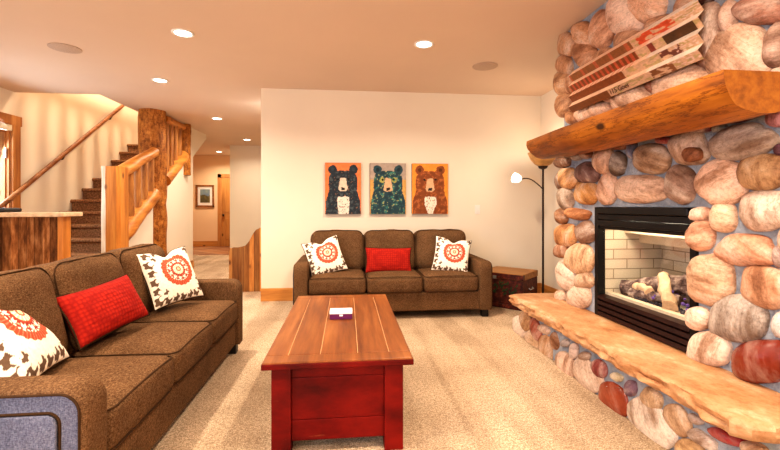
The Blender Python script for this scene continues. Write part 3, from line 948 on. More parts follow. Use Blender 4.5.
for x0 in (bx0 + .02, bx1 - .04):
    bm = BM()
    for z0, z1 in zs: add_box(bm, x0, x0 + .02, by0 + .09, by1 - .09, z0, z1, .004)
    add_box(bm, x0 + .004, x0 + .016, by0 + .09, by1 - .09, .07, .43)
    obj('side_panel', bm, M['tablered'], tb, False, True)

# small keepsake box on the table
kb = thing('card_box', 'small box with white top and purple front lying on the coffee table', 'box', (-.04, 2.86, TZ))
bm = BM(); add_box(bm, -.075, .075, -.055, .055, .0005, .036, .003); obj('box_body', bm, M['boxpurple'], kb, False, label='dark purple box body')
bm = BM(); add_box(bm, -.076, .076, -.056, .056, .036, .050, .003); obj('box_lid', bm, M['boxwhite'], kb, False, label='white lid')
bm = BM(); add_box(bm, -.0765, .0765, -.0565, -.02, .0495, .0512); obj('lid_band', bm, M['boxblue'], kb, False, label='pale blue band on the lid')
bm = BM(); add_box(bm, -.011, .012, -.0565, -.054, .021, .033, .001); obj('emblem', bm, M['boxwhite'], kb, False, label='small white emblem')

# ------------------------------------------------------------------ trunk
tk = thing('trunk', 'dark red painted trunk with tan lid in the corner beside the back sofa', 'trunk', (2.02, 5.02, 0), radians(-45))
L2, D2 = .27, .24
bm = BM(); add_box(bm, -L2, L2, -D2, D2, .0, .075, .006); add_box(bm, -L2 - .012, L2 + .012, -D2 - .012, D2 + .012, .005, .05, .006); obj('plinth', bm, M['trunk'], tk, False)
bm = BM(); add_box(bm, -L2, L2, -D2, D2, .075, .345, .006)
body = obj('body', bm, M['trunk'], tk, False)
bm = BM(); add_box(bm, -L2 - .006, L2 + .006, -D2 - .006, D2 + .006, .348, .425, .012, 3); obj('lid', bm, M['trunk_lid'], tk, False)
bm = BM(); add_box(bm, -L2 - .002, L2 + .0085, -D2 - .009, D2 * .0 - .2, .352, .415, .004); obj('lid_front', bm, M['trunk'], tk, False)
bm = BM()
for i in range(26):
    a = random.uniform(0, 2 * pi); x = random.uniform(-.1, .2); z = random.uniform(.17, .31)
    V = [bm.verts.new((x + cos(a) * p - sin(a) * q, -D2 - .002, z + sin(a) * p + cos(a) * q)) for p, q in ((-.03, 0), (0, .011), (.03, 0), (0, -.011))]
    bm.faces.new(V)
o = obj('painted_leaves', bm, M['greenpaint'], body, False); o['kind'] = 'stuff'
bm = BM(); add_box(bm, -.10, -.055, -D2 - .013, -D2 - .004, .345, .385, .004); obj('latch', bm, M['silver'], tk)
bm = BM(); add_tube(bm, [(L2 + .002, -.05, .24), (L2 + .02, -.05, .225), (L2 + .02, .05, .225), (L2 + .002, .05, .24)], .007, 8); obj('handle', bm, M['silver'], tk)

# ------------------------------------------------------------------ floor lamp
fl = thing('floor_lamp', 'tall bronze floor lamp with side reading arm in the corner behind the hearth', 'floor lamp', (2.455, 5.0, 0))
bm = BM(); add_lathe(bm, [(.13, 0), (.13, .015), (.10, .03), (.02, .04), (.012, .05)], (0, 0, 0)); obj('base', bm, M['bronze'], fl)
bm = BM(); add_tube(bm, [(0, 0, .03), (0, 0, 1.72)], .013, 12); obj('pole', bm, M['bronze'], fl)
bm = BM(); add_lathe(bm, [(.02, 1.69), (.05, 1.705), (.06, 1.73), (.02, 1.735)], (0, 0, 0)); obj('bowl_fitter', bm, M['bronze'], fl)
bm = BM(); add_lathe(bm, [(.04, 1.72), (.10, 1.755), (.155, 1.82), (.185, 1.90), (.175, 1.90), (.145, 1.825), (.09, 1.77), (.02, 1.74)], (0, 0, 0)); obj('bowl_shade', bm, M['amber'], fl, label='amber glass uplight bowl')
arm = []
for i in range(13):
    t = i / 12
    arm.append((-.30 * t, -.03 * t, 1.44 + .15 * sin(t * pi * .62) - .02 * t))
bm = BM(); add_tube(bm, arm, .007, 8); a_ = obj('reading_arm', bm, M['bronze'], fl)
e = Vector(arm[-1])
bm = BM(); add_lathe(bm, [(.018, 0), (.045, .02), (.058, .06), (.06, .10), (.05, .10), (.02, .03)], (0, 0, 0), 24)
bmesh.ops.rotate(bm, verts=bm.verts, cent=(0, 0, 0), matrix=Matrix.Rotation(radians(-75), 3, 'Y')); bmesh.ops.translate(bm, verts=bm.verts, vec=e)
obj('reading_shade', bm, M['shade'], fl, label='lit white reading shade')

# ------------------------------------------------------------------ bear pictures
def bear_fn(kind, w, h):
    if kind == 0: bg, fur, fur2, muz, chest = (.78, .22, .07, 1), (.022, .032, .042, 1), (.07, .085, .09, 1), (.72, .58, .44, 1), (.80, .70, .58, 1)
    elif kind == 1: bg, fur, fur2, muz, chest = (.40, .32, .26, 1), (.02, .055, .07, 1), (.04, .19, .16, 1), (.66, .42, .24, 1), None
    else: bg, fur, fur2, muz, chest = (.85, .30, .045, 1), (.24, .065, .018, 1), (.42, .13, .035, 1), (.68, .42, .24, 1), (.84, .72, .58, 1)
    def f(co, i):
        x = co.x / (w / 2); y = co.z / (h / 2)          # -1..1
        nz = noise.noise(Vector((co.x * 22, co.z * 22, kind * 9)))
        n2 = noise.noise(Vector((co.x * 60, co.z * 60, kind * 5 + 3)))
        xe = x + .03 * n2; ye = y + .03 * nz
        if abs(xe) < .15 + .12 * (.42 - ye) / .5 and abs((ye - .15) / .26) ** 4 + abs(xe / .27) ** 4 < 1:
            if abs(xe) < .10 and abs(ye + .02) < .055: return (.02, .015, .015, 1)
            return muz
        for s in (-1, 1):
            if sqrt((xe - s * .30) ** 2 + ((ye - .36) * 1.3) ** 2) < .06: return (.01, .01, .01, 1)
            if sqrt((xe - s * .34) ** 2 + ((ye - .34) * 1.2) ** 2) < .14 and kind == 1: return (.38, .36, .10, 1) if nz > -.2 else (.05, .22, .12, 1)
            d = sqrt((xe - s * .58) ** 2 + ((ye - .74) * 1.35) ** 2)
            if d < .10 and ye > .62: return tuple(c * (.5 if kind else 1.6) for c in fur[:3]) + (1,)
            if d < .24: return tuple(c * (1.1 + .5 * nz) for c in fur[:3]) + (1,)
        if chest and ye < -.32 and abs(xe - .02) < .34 * (1 - .35 * abs((ye + .55))) * (1 if ye > -.62 or kind == 0 else max(.1, 1 + (ye + .62) * 1.5)):
            if n2 > -.35: return chest
        head = abs(xe / .80) ** 3 + abs((ye - .20) / .50) ** 3 < 1
        body = abs(xe) < .76 + .20 * min(1, max(0, (-.05 - ye) * 2.2)) and ye < .22
        if head or body:
            k = nz * .9 + n2 * .6
            if kind == 1 and k > .35: return (.42, .36, .12, 1) if n2 > .3 else fur2
            if k > .25: return fur2
            if k < -.5 and kind == 0: return (.22, .12, .08, 1)
            return tuple(c * (1 + .35 * nz) for c in fur[:3]) + (1,)
        if kind == 1 and ye < .35: return (.60, .34, .10, 1)
        return tuple(c * (1 + .15 * nz) for c in bg[:3]) + (1,)
    return f
BEARS = [(325, 361, 'bear painting with black bear and white chest on orange, leftmost of three'), (370, 406, 'bear painting with blue-green bear on grey, middle of three'), (412, 448, 'bear painting with brown bear and white chest on orange, rightmost of three')]
for k, (a, b, lab) in enumerate(BEARS):
    q0 = on_y(a, 214, YB - .045); q1 = on_y(b, 163.5, YB - .045)
    w, h = q1.x - q0.x, .672
    cz = 1.458
    t = thing('bear_painting', lab, 'painting', ((q0.x + q1.x) / 2, YB + .0005, cz), 0, 'three bear paintings')
    bm = BM(); add_box(bm, -w / 2, w / 2, -.044, 0, -h / 2, h / 2, .002); obj('canvas', bm, M['canvas_edge'], t, False)
    bm = BM(); grid_plane(bm, 'Y', -w / 2 + .001, w / 2 - .001, -h / 2 + .001, h / 2 - .001, -.0455, 74, 104)
    o = obj('painted_face', bm, M['canvas'], t, False); paint(o, bear_fn(k, w, h))

# ------------------------------------------------------------------ FIREPLACE
XF = 1.915            # mortar face
FY0, FY1, FZ0, FZ1 = 2.085, 3.025, .40, 1.225      # opening in the masonry
CY0, CY1 = 1.50, 3.50
fp = thing('fireplace', 'river stone fireplace with log mantel, gas fire and raised sandstone hearth', 'fireplace', (2.25, 2.53, 0))
bm = BM()
add_box(bm, XF, XR - .003, FY1, CY1, 0, ZC - .002)
add_box(bm, XF, XR - .003, CY0, FY0, 0, ZC - .002)
add_box(bm, XF, XR - .003, FY0, FY1, FZ1, ZC - .002)
add_box(bm, XF, XR - .003, FY0, FY1, 0, FZ0 - .004)
add_box(bm, 2.50, XR - .003, FY0, FY1, FZ0 - .004, FZ1)
chim = obj('chimney', bm, M['mortar'], fp, False, True, label='blue-grey mortared chimney breast')

def stone_mesh(bm, outline, normal, hgt, seed, m=6):
    """outline: closed list of points on the mortar plane; a dome raised along normal"""
    c = sum(outline, Vector()) / len(outline)
    n = len(outline)
    rings = []
    sk = [bm.verts.new(p - normal * .025) for p in outline]
    rings.append(sk)
    ts = [1.0, .985, .94, .86, .73, .56, .36, .18]
    for t in ts:
        ring = []
        for p in outline:
            q = c + (p - c) * t
            hh = hgt * max(0, 1 - t ** 2.4) ** .62
            hh += hgt * .30 * noise.noise(q * 9 + Vector((seed, 0, 0))) * (1 - t)
            ring.append(bm.verts.new(q + normal * hh))
        rings.append(ring)
    for A, B in zip(rings, rings[1:]):
        for k in range(n): bm.faces.new((A[k], A[(k + 1) % n], B[(k + 1) % n], B[k]))
    cv = bm.verts.new(c + normal * hgt * (1 + .05 * noise.noise(c * 5)))
    for k in range(n): bm.faces.new((rings[-1][k], rings[-1][(k + 1) % n], cv))
    bm.faces.new(sk[::-1])

def px_outline(cx, cy, w, h, rot, proj, seed, n=30, ex=2.35):
    a = radians(rot); out = []
    for k in range(n):
        t = 2 * pi * k / n
        ct, st_ = cos(t), sin(t)
        x = math.copysign(abs(ct) ** (2 / ex), ct) * w / 2; y = math.copysign(abs(st_) ** (2 / ex), st_) * h / 2
        f = 1.02 + .20 * noise.noise(Vector((ct * 1.0 + seed * 3.7, st_ * 1.0, seed))) + .05 * noise.noise(Vector((ct * 3 + seed, st_ * 3, 7)))
        x *= f; y *= f
        out.append(proj(cx + x * cos(a) - y * sin(a), cy + x * sin(a) + y * cos(a)))
    return out

def river_stone(name, parent, cx, cy, w, h, rot, rgb, X=1.905, hk=.34, hmax=.06, gloss=False, label=None, i=[0], normal=Vector((-1, 0, 0)), proj=None):
    i[0] += 1
    seed = i[0] * 1.37
    if proj is None: proj = lambda px, py: on_x(px, py, X)
    ol = px_outline(cx, cy, w, h, rot, proj, seed, ex=2.05 if gloss else 2.35)
    c = sum(ol, Vector()) / len(ol)
    d = min(max((p - c).length for p in ol), 9); d2 = min((p - c).length for p in ol)
    bm = BM(); stone_mesh(bm, ol, normal, min(hmax, hk * (d + d2)), seed)
    o = obj(name, bm, M['stone_gloss'] if gloss else M['stone'], parent, True, True, 80, label)
    g = sum(rgb) / 3; q = 0 if gloss else .16
    k = srgb(*[c * (1 - q) + g * q + (4 if j == 2 else 0) * (not gloss) for j, c in enumerate(rgb)]); o.color = (k[0], k[1], k[2], 1)
    return o

STONES = [
 # upright left of the firebox
 (563, 162, 14, 11, 0, (140, 95, 60)), (569.5, 155.5, 9, 6, 0, (120, 85, 60)), (577, 157, 9, 7, 0, (110, 75, 55)), (586.5, 154.5, 11, 8, -10, (150, 95, 60)),
 (568.5, 178, 18, 20, 0, (225, 165, 100)), (561, 181, 7, 18, 0, (130, 90, 60)), (588, 173, 21, 22, 20, (130, 90, 75)), (587, 193, 22.5, 22, 10, (215, 150, 75)),
 (604.5, 161.5, 18, 25, 0, (210, 160, 120)), (619, 164, 13, 24, 5, (120, 98, 78)), (608, 189, 17, 31, 5, (222, 172, 135)), (566, 199, 15, 21, -10, (165, 135, 105)),
 (562.5, 216, 11, 15, 0, (170, 115, 70)), (578, 214, 23, 11, 8, (222, 150, 90)), (566, 235, 19.5, 21, -8, (212, 145, 80)), (586, 232.5, 17, 22, 0, (150, 108, 78)),
 (562, 251, 11, 14, 0, (170, 112, 70)), (580, 259, 27, 27, 0, (222, 175, 125)), (566, 275.5, 17, 29, -12, (230, 200, 170)), (585, 280.5, 17, 16, 0, (212, 172, 132)),
 (579, 297.5, 22, 24, 10, (212, 175, 140)), (561.5, 296, 9, 12, 0, (228, 190, 155)),
 # lintel course and spandrel
 (651, 159, 37, 29, 4, (172, 132, 92)), (641, 189, 48, 28, 2, (222, 182, 148)), (681.5, 185, 27, 35, 0, (165, 130, 104)), (722, 182.5, 49, 43, 0, (242, 195, 158)),
 (689.5, 148, 35, 33, -8, (205, 170, 138)), (664, 140.5, 16, 7, 4, (150, 40, 30)), (632, 150, 8, 17, 10, (100, 98, 115)), (620.5, 147.5, 15, 5, -8, (150, 92, 58)),
 (700, 131, 26, 5, -14, (110, 35, 38)), (720, 128, 14, 8, -10, (120, 120, 115)), (675, 138, 8, 5, 0, (115, 112, 120)), (745, 118, 34, 6, -16, (95, 48, 50)),
 (743, 141.5, 61, 32, -12, (172, 145, 120)), (764, 172, 46, 34, 0, (196, 150, 98)), (766, 210, 52, 41, 0, (212, 182, 156)), (724, 218, 23, 29, 0, (228, 184, 144)),
 (701, 214, 20, 13, -4, (242, 194, 162)), (702, 236, 25, 28, 0, (230, 172, 132)), (776, 118, 17, 17, 0, (185, 120, 118)), (779, 150, 9, 12, 0, (130, 80, 95)),
 (747, 250, 58, 31, 5, (212, 145, 104)), (712, 279, 44, 51, -4, (220, 172, 130)), (768, 285, 52, 40, 16, (200, 142, 98)), (740, 318, 54, 45, 4, (172, 156, 138)),
 (699, 318, 23, 23, 0, (238, 200, 170)), (709, 349, 40, 35, 8, (228, 196, 166)), (781, 325, 14, 26, 0, (176, 170, 165)), (779, 256, 10, 20, 0, (110, 52, 50)),
 (786, 240, 12, 24, 0, (190, 150, 120)),
 # above the mantel
 (567.5, 45, 14, 22, 0, (195, 138, 88)), (583.5, 34, 19, 23, -20, (212, 148, 96)), (565, 65, 13, 18, 0, (200, 142, 92)), (563.5, 84, 13, 22, 0, (205, 150, 98)),
 (564.5, 105, 14, 21, 0, (208, 152, 100)), (602, 29, 20, 33, 10, (216, 158, 116)), (585, 55, 20, 24, -20, (205, 145, 98)), (624, 15, 30, 34, -25, (230, 186, 154)),
 (648, 6, 32, 26, -25, (228, 172, 130)), (606, 62, 20, 24, -20, (205, 150, 105)), (632, 45, 28, 30, -20, (212, 160, 118)), (664, 32, 28, 30, -20, (205, 150, 108)), (575, 84, 14, 20, 0, (200, 140, 92)), (690, 14, 24, 30, -20, (200, 150, 112)),
 (572, 118, 10, 12, 0, (205, 140, 84)), (593, 112, 32, 14, -22, (225, 172, 130)), (632, 98, 38, 22, -18, (228, 182, 142)), (655, 86, 14, 12, 0, (170, 96, 56)),
 (681, 84, 52, 30, -20, (222, 176, 138)), (709.5, 37, 24, 58, 4, (172, 128, 98)), (729.5, 17, 14, 30, 8, (200, 155, 124)), (739, 56, 58, 52, -32, (216, 172, 136)),
 (762, 11, 46, 25, 4, (168, 112, 84)), (777, 45, 19, 40, 6, (176, 138, 112)), (703, 1, 18, 8, -20, (80, 38, 28)), (612, 92, 20, 16, -20, (200, 145, 100)), (780, 72, 16, 10, -10, (190, 150, 120)),
]
BUMPY = {}
for s in STONES:
    k = 1.16 if s[1] < 118 and s[0] < 782 and s[1] + (s[0] - 560) * .36 < 150 else 1.05
    river_stone('river_stone', chim, s[0], s[1], s[2] * k, s[3] * k, *s[4:])
river_stone('river_stone', chim, 763.5, 362, 61, 48, 0, (122, 40, 22), gloss=True, label='big glossy red river stone by the hearth')
river_stone('river_stone', chim, 690, 154, 17, 15, 0, (150, 88, 46), X=1.845, hk=.15, label='rust coloured core of a split stone')

# the chimney's near end and the strip under the ceiling carry the same stones
random.seed(21)
def scatter(us, vs, rmin, rmax, n):
    out = []
    for _ in range(n):
        r = random.uniform(rmin, rmax); u = random.uniform(us[0] + r, us[1] - r); v = random.uniform(vs[0] + r, vs[1] - r)
        if all((u - a) ** 2 + (v - b) ** 2 > (r + q) ** 2 * .95 for a, b, q in out): out.append((u, v, r))
    return out
bm = BM()
for k, (u, v, r) in enumerate(scatter((XF, XR - .02), (.42, ZC - .02), .06, .15, 900)):
    ol = []
    for i in range(22):
        t = 2 * pi * i / 22; f = 1 + .16 * noise.noise(Vector((cos(t) + k * 3.1, sin(t), k)))
        ol.append(Vector((u + r * 1.04 * f * cos(t), CY0 + .006, v + r * .98 * f * sin(t))))
    stone_mesh(bm, ol, Vector((0, -1, 0)), min(.05, r * .4), k)
o = obj('end_stones', bm, M['stone'], chim, True, True, 80, 'stones on the near end of the chimney'); o['kind'] = 'stuff'; o.color = srgb(205, 160, 120)

# hearth
hb = BM()
hpoly = [(XF, 1.52), (1.68, 1.53), (1.63, 1.58), (1.622, 2.2), (1.63, 2.9), (1.66, 3.45), (1.70, 3.66), (1.78, 3.73), (XF + .3, 3.74), (XF + .3, CY1 + .001), (XF, CY1 + .001)]
add_prism(hb, hpoly, 'Z', 0, .318)
hbase = obj('hearth_base', hb, M['mortar'], fp, False, True, label='mortared hearth base')
HST = [
 (519, 329, 11, 26, -14, (222, 195, 168)), (525, 321, 11, 19, -12, (196, 146, 94)), (535.5, 330, 9, 26, -14, (168, 78, 46)), (532, 342, 13, 24, -14, (210, 166, 120)), (544, 329, 13, 9, 28, (212, 172, 140)),
 (546.5, 350, 14, 29, -10, (198, 144, 92)), (555.5, 341, 10, 19, -10, (168, 114, 72)), (566, 365, 19, 28, -32, (226, 186, 154)), (574, 351, 8, 16, 0, (208, 178, 158)), (565, 343, 8, 8, 0, (150, 136, 128)),
 (584.5, 356, 11, 9, 10, (152, 114, 84)), (587, 375, 24, 38, -36, (212, 176, 144)), (599.5, 368.5, 14, 21, -28, (156, 62, 50)), (617, 377, 13, 8, 30, (205, 185, 140)), (631, 388, 12, 16, 0, (128, 92, 104)),
 (652, 399, 18, 27, -42, (202, 162, 116)), (651, 424, 32, 62, -40, (230, 208, 182)), (677, 420, 20, 34, -30, (206, 162, 116)), (695, 419, 16, 8, 36, (184, 156, 134)), (702, 439, 32, 12, 34, (214, 190, 168)),
 (689, 450, 30, 22, 20, (210, 166, 110)), (752, 449, 26, 12, 24, (200, 155, 110)), (610, 387, 8, 6, 0, (150, 140, 140)), (640, 372, 12, 6, 30, (195, 180, 170)),
]
for s in HST: river_stone('hearth_stone', hbase, *s, X=1.618 if s[0] > 560 else 1.648, hmax=.026)
river_stone('hearth_stone', hbase, 613.5, 399, 25, 40, -33, (150, 66, 40), X=1.616, hmax=.03, gloss=True, label='large glossy red hearth stone')
river_stone('hearth_stone', hbase, 726, 437, 38, 12, 27, (152, 36, 40), X=1.616, hmax=.028, gloss=True, label='crescent-shaped dark red hearth stone')

# sandstone slab with a chipped edge
bm = BM()
front = []
random.seed(3)
N = 120
for i in range(N + 1):
    y = 1.52 + (3.76 - 1.52) * i / N
    front.append((1.508 + .018 * noise.noise(Vector((y * 3, 0, 1))) + .012 * noise.noise(Vector((y * 11, 4, 0))) + .006 * noise.noise(Vector((y * 31, 4, 2))), y))
poly = [(XF + .03, 1.40), (1.62, 1.415), (1.545, 1.44), (1.50, 1.49)] + front + [(1.56, 3.80), (1.70, 3.81), (XF + .35, 3.79), (XF + .35, CY1 + .004), (XF + .03, CY1 + .004)]
def slab_ring(off, z, jit):
    cx, cy = 1.9, 2.6
    out = []
    for k, (x, y) in enumerate(poly):
        d = off + jit * noise.noise(Vector((x * 14, y * 14, z * 40)))
        xx = x + (d if x < 1.75 else 0); yy = y + (-d if y > 3.7 else (d if y < 1.5 else 0))
        out.append(bm.verts.new((xx, yy, z)))
    return out
R = [slab_ring(.030, .312, .02), slab_ring(.014, .322, .026), slab_ring(.006, .334, .028), slab_ring(.004, .347, .026), slab_ring(.006, .360, .024), slab_ring(.003, .373, .022), slab_ring(.004, .386, .016), slab_ring(.012, .396, .010), slab_ring(.024, .4005, .004)]
for A, B in zip(R, R[1:]):
    n = len(A)
    for k in range(n): bm.faces.new((A[k], A[(k + 1) % n], B[(k + 1) % n], B[k]))
bm.faces.new(R[0][::-1]); bm.faces.new(R[-1])
obj('hearth_slab', bm, M['slab'], fp, True, True, 35)

# mantel: half log, flat side up
bm = BM()
mz, mr, mxc = 1.785, .185, 1.70
prof = []
for i in range(15):
    a = pi + pi * i / 14
    prof.append((mxc + mr * 1.06 * cos(a), mz + mr * .95 * sin(a)))
prof = [(mxc - mr * 1.04, mz - .0)] + prof[1:-1] + [(mxc + mr * 1.06, mz)]
rings = []
NY = 40
for j in range(NY + 1):
    y = 1.53 + (3.42 - 1.53) * j / NY
    tp = 1 + .03 * noise.noise(Vector((y * 2, 0, 0))) - .13 * max(0, (y - 2.7) / .72)
    ring = []
    for k, (x, z) in enumerate(prof):
        w = 1 + .05 * noise.noise(Vector((k * .35, y * 2.2, 3))) + .02 * noise.noise(Vector((k * .9, y * 7, 8)))
        ring.append(bm.verts.new((mxc + (x - mxc) * w * tp, y + (.03 * noise.noise(Vector((x * 6, z * 6, j))) if j in (0, NY) else 0), mz + (z - mz) * w * tp)))
    rings.append(ring)
for A, B in zip(rings, rings[1:]):
    n = len(A)
    for k in range(n): bm.faces.new((A[k], A[(k + 1) % n], B[(k + 1) % n], B[k]))
f = bm.faces.new(rings[0][::-1]); f.material_index = 1
f = bm.faces.new(rings[-1]); f.material_index = 1
obj('mantel', bm, [M['mantel'], M['mantel_end']], fp, True, True, 50, 'half-log wooden mantel shelf')

# firebox
XG = 1.93
bm = BM()
add_box(bm, 1.90, 1.96, FY1 - .045, FY1 - .002, FZ0, FZ1 - .003, .004); obj('firebox_jamb', bm, M['black'], fp, False, True)
bm = BM(); add_box(bm, 1.90, 1.96, FY0 + .002, FY0 + .045, FZ0, FZ1 - .003, .004); obj('firebox_jamb', bm, M['black'], fp, False, True)
bm = BM()
for z0, z1, xo in ((1.175, FZ1 - .004, 1.885), (1.13, 1.172, 1.90), (1.085, 1.127, 1.89), (1.06, 1.083, 1.91)):
    add_box(bm, xo, 1.975, FY0 + .045, FY1 - .045, z0, z1, .008, 3)
obj('firebox_hood', bm, M['black'], fp, True, True)
for z0 in (.405, .445, .485, .525):
    bm = BM()
    add_prism(bm, [(1.895, z0 + .004), (1.90, z0 + .030), (1.955, z0 + .038), (1.96, z0 + .012)], 'Y', FY0 + .045, FY1 - .045, .002)
    obj('louver', bm, M['louver'], fp, False, True)
bm = BM(); add_box(bm, XG + .015, XG + .020, FY0 + .046, FY1 - .046, .566, 1.066); obj('glass_front', bm, M['glass'], fp, False, True)
ZB = .545
bm = BM(); add_box(bm, 1.96, 2.49, FY1 - .04, FY1 - .003, ZB, FZ1 - .004); add_box(bm, 1.96, 2.49, FY0 + .003, FY0 + .04, ZB, FZ1 - .004); obj('side_bricks', bm, M['brick_side'], fp, False, True)
bm = BM(); add_box(bm, 2.42, 2.49, FY0 + .04, FY1 - .04, ZB, FZ1 - .004); obj('back_bricks', bm, M['brick_back'], fp, False, True)
bm = BM(); add_box(bm, 1.96, 2.42, FY0 + .04, FY1 - .04, FZ0, ZB + .02); add_box(bm, 1.962, 2.01, FY0 + .04, FY1 - .04, ZB + .02, ZB + .035); obj('firebox_floor', bm, M['fireclay'], fp, False, True)
bm = BM(); add_box(bm, 2.24, 2.42, FY0 + .04, FY1 - .04, .95, 1.02, .004); add_box(bm, 2.12, 2.42, FY0 + .04, FY1 - .04, 1.025, 1.10, .004); obj('smoke_shelf', bm, M['fireclay'], fp, False, True)
bm = BM(); add_box(bm, 1.98, 2.42, FY0 + .04, FY1 - .04, 1.16, 1.215); obj('firebox_top', bm, M['fireclay'], fp, False, True)
# gas logs
LG = thing('log_set', '', ''); del LG['label']; del LG['category']
LG.parent = fp; LG.location = (-.05, .0, 0)
base = ZB + .02
def gaslog(p0, p1, r0, r1, mat, seed):
    bm = BM(); 
    p0, p1 = Vector(p0), Vector(p1); pts = []; rs = []
    for i in range(9):
        t = i / 8
        pts.append(p0.lerp(p1, t) + Vector((noise.noise(Vector((t * 3, seed, 0))), noise.noise(Vector((t * 3, seed, 4))), noise.noise(Vector((t * 3, seed, 8)))))* .025)
        rs.append((r0 + (r1 - r0) * t) * (1 + .25 * noise.noise(Vector((t * 6, seed, 2)))))
    add_tube(bm, pts, rs, 12, wob=.3, seed=seed)
    obj('gas_log', bm, mat, LG, True, True)
gaslog((2.06, 2.92, base + .05), (2.30, 2.28, base + .22), .055, .062, M['ashlog'], 1)
gaslog((2.05, 2.80, base + .04), (2.12, 2.45, base + .06), .04, .035, M['ashlog'], 2)
gaslog((2.28, 2.85, base + .05), (2.30, 2.30, base + .06), .06, .055, M['ashlog'], 3)
gaslog((2.13, 2.60, base + .20), (2.02, 2.42, base + .03), .03, .045, M['palelog'], 4)
gaslog((2.20, 2.28, base + .19), (2.02, 2.17, base + .03), .035, .055, M['palelog'], 5)
gaslog((2.08, 2.80, base + .09), (2.06, 2.64, base + .08), .028, .03, M['palelog'], 6)
gaslog((2.16, 2.70, base + .13), (2.22, 2.38, base + .12), .038, .04, M['ashlog'], 7)
bm = BM(); random.seed(5)
for i in range(70):
    r = bmesh.ops.create_icosphere(bm, subdivisions=1, radius=random.uniform(.010, .022))
    p = Vector((random.uniform(2.02, 2.2), random.uniform(2.16, 2.88), base + .012))
    for v in r['verts']: v.co = v.co + p + Vector((random.uniform(-.004, .004),) * 3)
o = obj('coals', bm, M['coal'], LG, False, True); o['kind'] = 'stuff'
bm = BM()
for i in range(34):
    r = bmesh.ops.create_icosphere(bm, subdivisions=1, radius=random.uniform(.006, .014))
    p = Vector((random.uniform(2.05, 2.25), random.uniform(2.2, 2.62), base + random.uniform(.015, .12)))
    for v in r['verts']: v.co = v.co + p
o = obj('embers', bm, M['ember'], LG, False, True, label='violet glowing embers'); o['kind'] = 'stuff'

# ------------------------------------------------------------------ corrugated tin art above the mantel
art = thing('tin_wall_art', 'corrugated painted tin art hung on the chimney stones above the mantel', 'wall art', (1.80, 2.58, 1.99))
AY0, AY1, AZ0, AZ1 = 1.955, 3.205, 1.990, 2.325
NF = 4; pit = (AZ1 - AZ0) / NF
prof = []
for k in range(NF):
    z = AZ0 + pit * k
    prof += [(1.825, z, 1), (1.808, z + pit * .27, 1), (1.790, z + pit * .54, 0), (1.808, z + pit * .77, 0)]
prof.append((1.825, AZ1, 0))
fine = []
for (xa, za, s), (xb, zb, _) in zip(prof, prof[1:]):
    for j in range(7): fine.append((xa + (xb - xa) * j / 7, za + (zb - za) * j / 7, s))
fine.append((prof[-1][0], prof[-1][1], 0))
bm = BM(); NYY = 260
V = [[bm.verts.new((x, AY0 + (AY1 - AY0) * i / NYY, z)) for i in range(NYY + 1)] for x, z, s in fine]
info = [(i / NYY, j) for j in range(len(fine)) for i in range(NYY + 1)]
for j in range(len(fine) - 1):
    for i in range(NYY): bm.faces.new((V[j][i], V[j][i + 1], V[j + 1][i + 1], V[j + 1][i]))
sheet = obj('tin_sheet', bm, M['artmetal'], art, True, True, 20)
def artpaint(co, i):
    u, j = info[i]; u = 1 - u            # u: 0 far/left .. 1 near/right
    s = fine[j][2]; k = min(NF - 1, int(j // 28)); fz = (j % 28) / 28
    n = noise.noise(Vector((u * 18, j * .25, 1))); n2 = noise.noise(Vector((u * 60, j * .5, 4)))
    if s == 0:  # up-facing folds coloured paler, light from above painted in
        c = Vector((.92, .60, .40)) if u < .7 else Vector((.88, .72, .58))
        if k == 1 and u < .62 and cos(u * 130) > .75: c = Vector((.62, .18, .08))
        if n2 > .45: c *= .8
    else:
        if u < (.40, .52, .62, .58)[k]:
            c = Vector(((.21, .066, .016), (.22, .06, .014), (.21, .062, .014), (.27, .10, .03))[k])
            if k == 2 and cos(u * 150) > .1: c = Vector((.50, .10, .04))
            if k == 3 and cos(u * 46) > .85: c = Vector((.48, .12, .05))
        else:
            c = Vector((.66, .42, .26))
            if n > .15: c = Vector((.50, .36, .16))
            if k == 3 and u > .62 and n > -.1 and u < .86: c = Vector((.62, .09, .03))
            if k == 2 and .80 < u < .97: c = Vector((.09, .04, .015))
            if k == 2 and .70 < u < .735: c = Vector((.25, .05, .03))
            if k == 1 and .78 < u < .9 and n > -.05: c = Vector((.16, .05, .03))
            if k == 0 and .72 < u < .86 and n > .0: c = Vector((.24, .09, .03))
            if u > .86 and n2 > .2 and k != 2: c = Vector((.70, .50, .40))
        c = c * (1 + .25 * n2)
    return (c.x, c.y, c.z, 1)
paint(sheet, artpaint)
cu = bpy.data.curves.new('signature_text', 'FONT'); cu.body = '115 Goes'; cu.size = .05; cu.shear = .35; cu.extrude = .0006
dgo = bpy.data.objects.new('tmp', cu); C.objects.link(dgo)
bpy.context.view_layer.update()
me = bpy.data.meshes.new_from_object(dgo.evaluated_get(bpy.context.evaluated_depsgraph_get()))
bpy.data.objects.remove(dgo)
sg = bpy.data.objects.new('signature', me); C.objects.link(sg); me.materials.append(M['ink'])
sg.parent = art
# text x -> -Y, text y -> Z (leaning out along the sheet), normal -> -X
ax = Vector((0, -1, 0)); ay = Vector((-.035, 0, .045)).normalized(); az = ax.cross(ay)
mt = Matrix((ax, ay, az)).transposed().to_4x4(); mt.translation = Vector((1.816 - .0035, 2.70, 2.002)) - art.location
sg.matrix_local = mt
sg['label'] = 'brown handwritten signature'

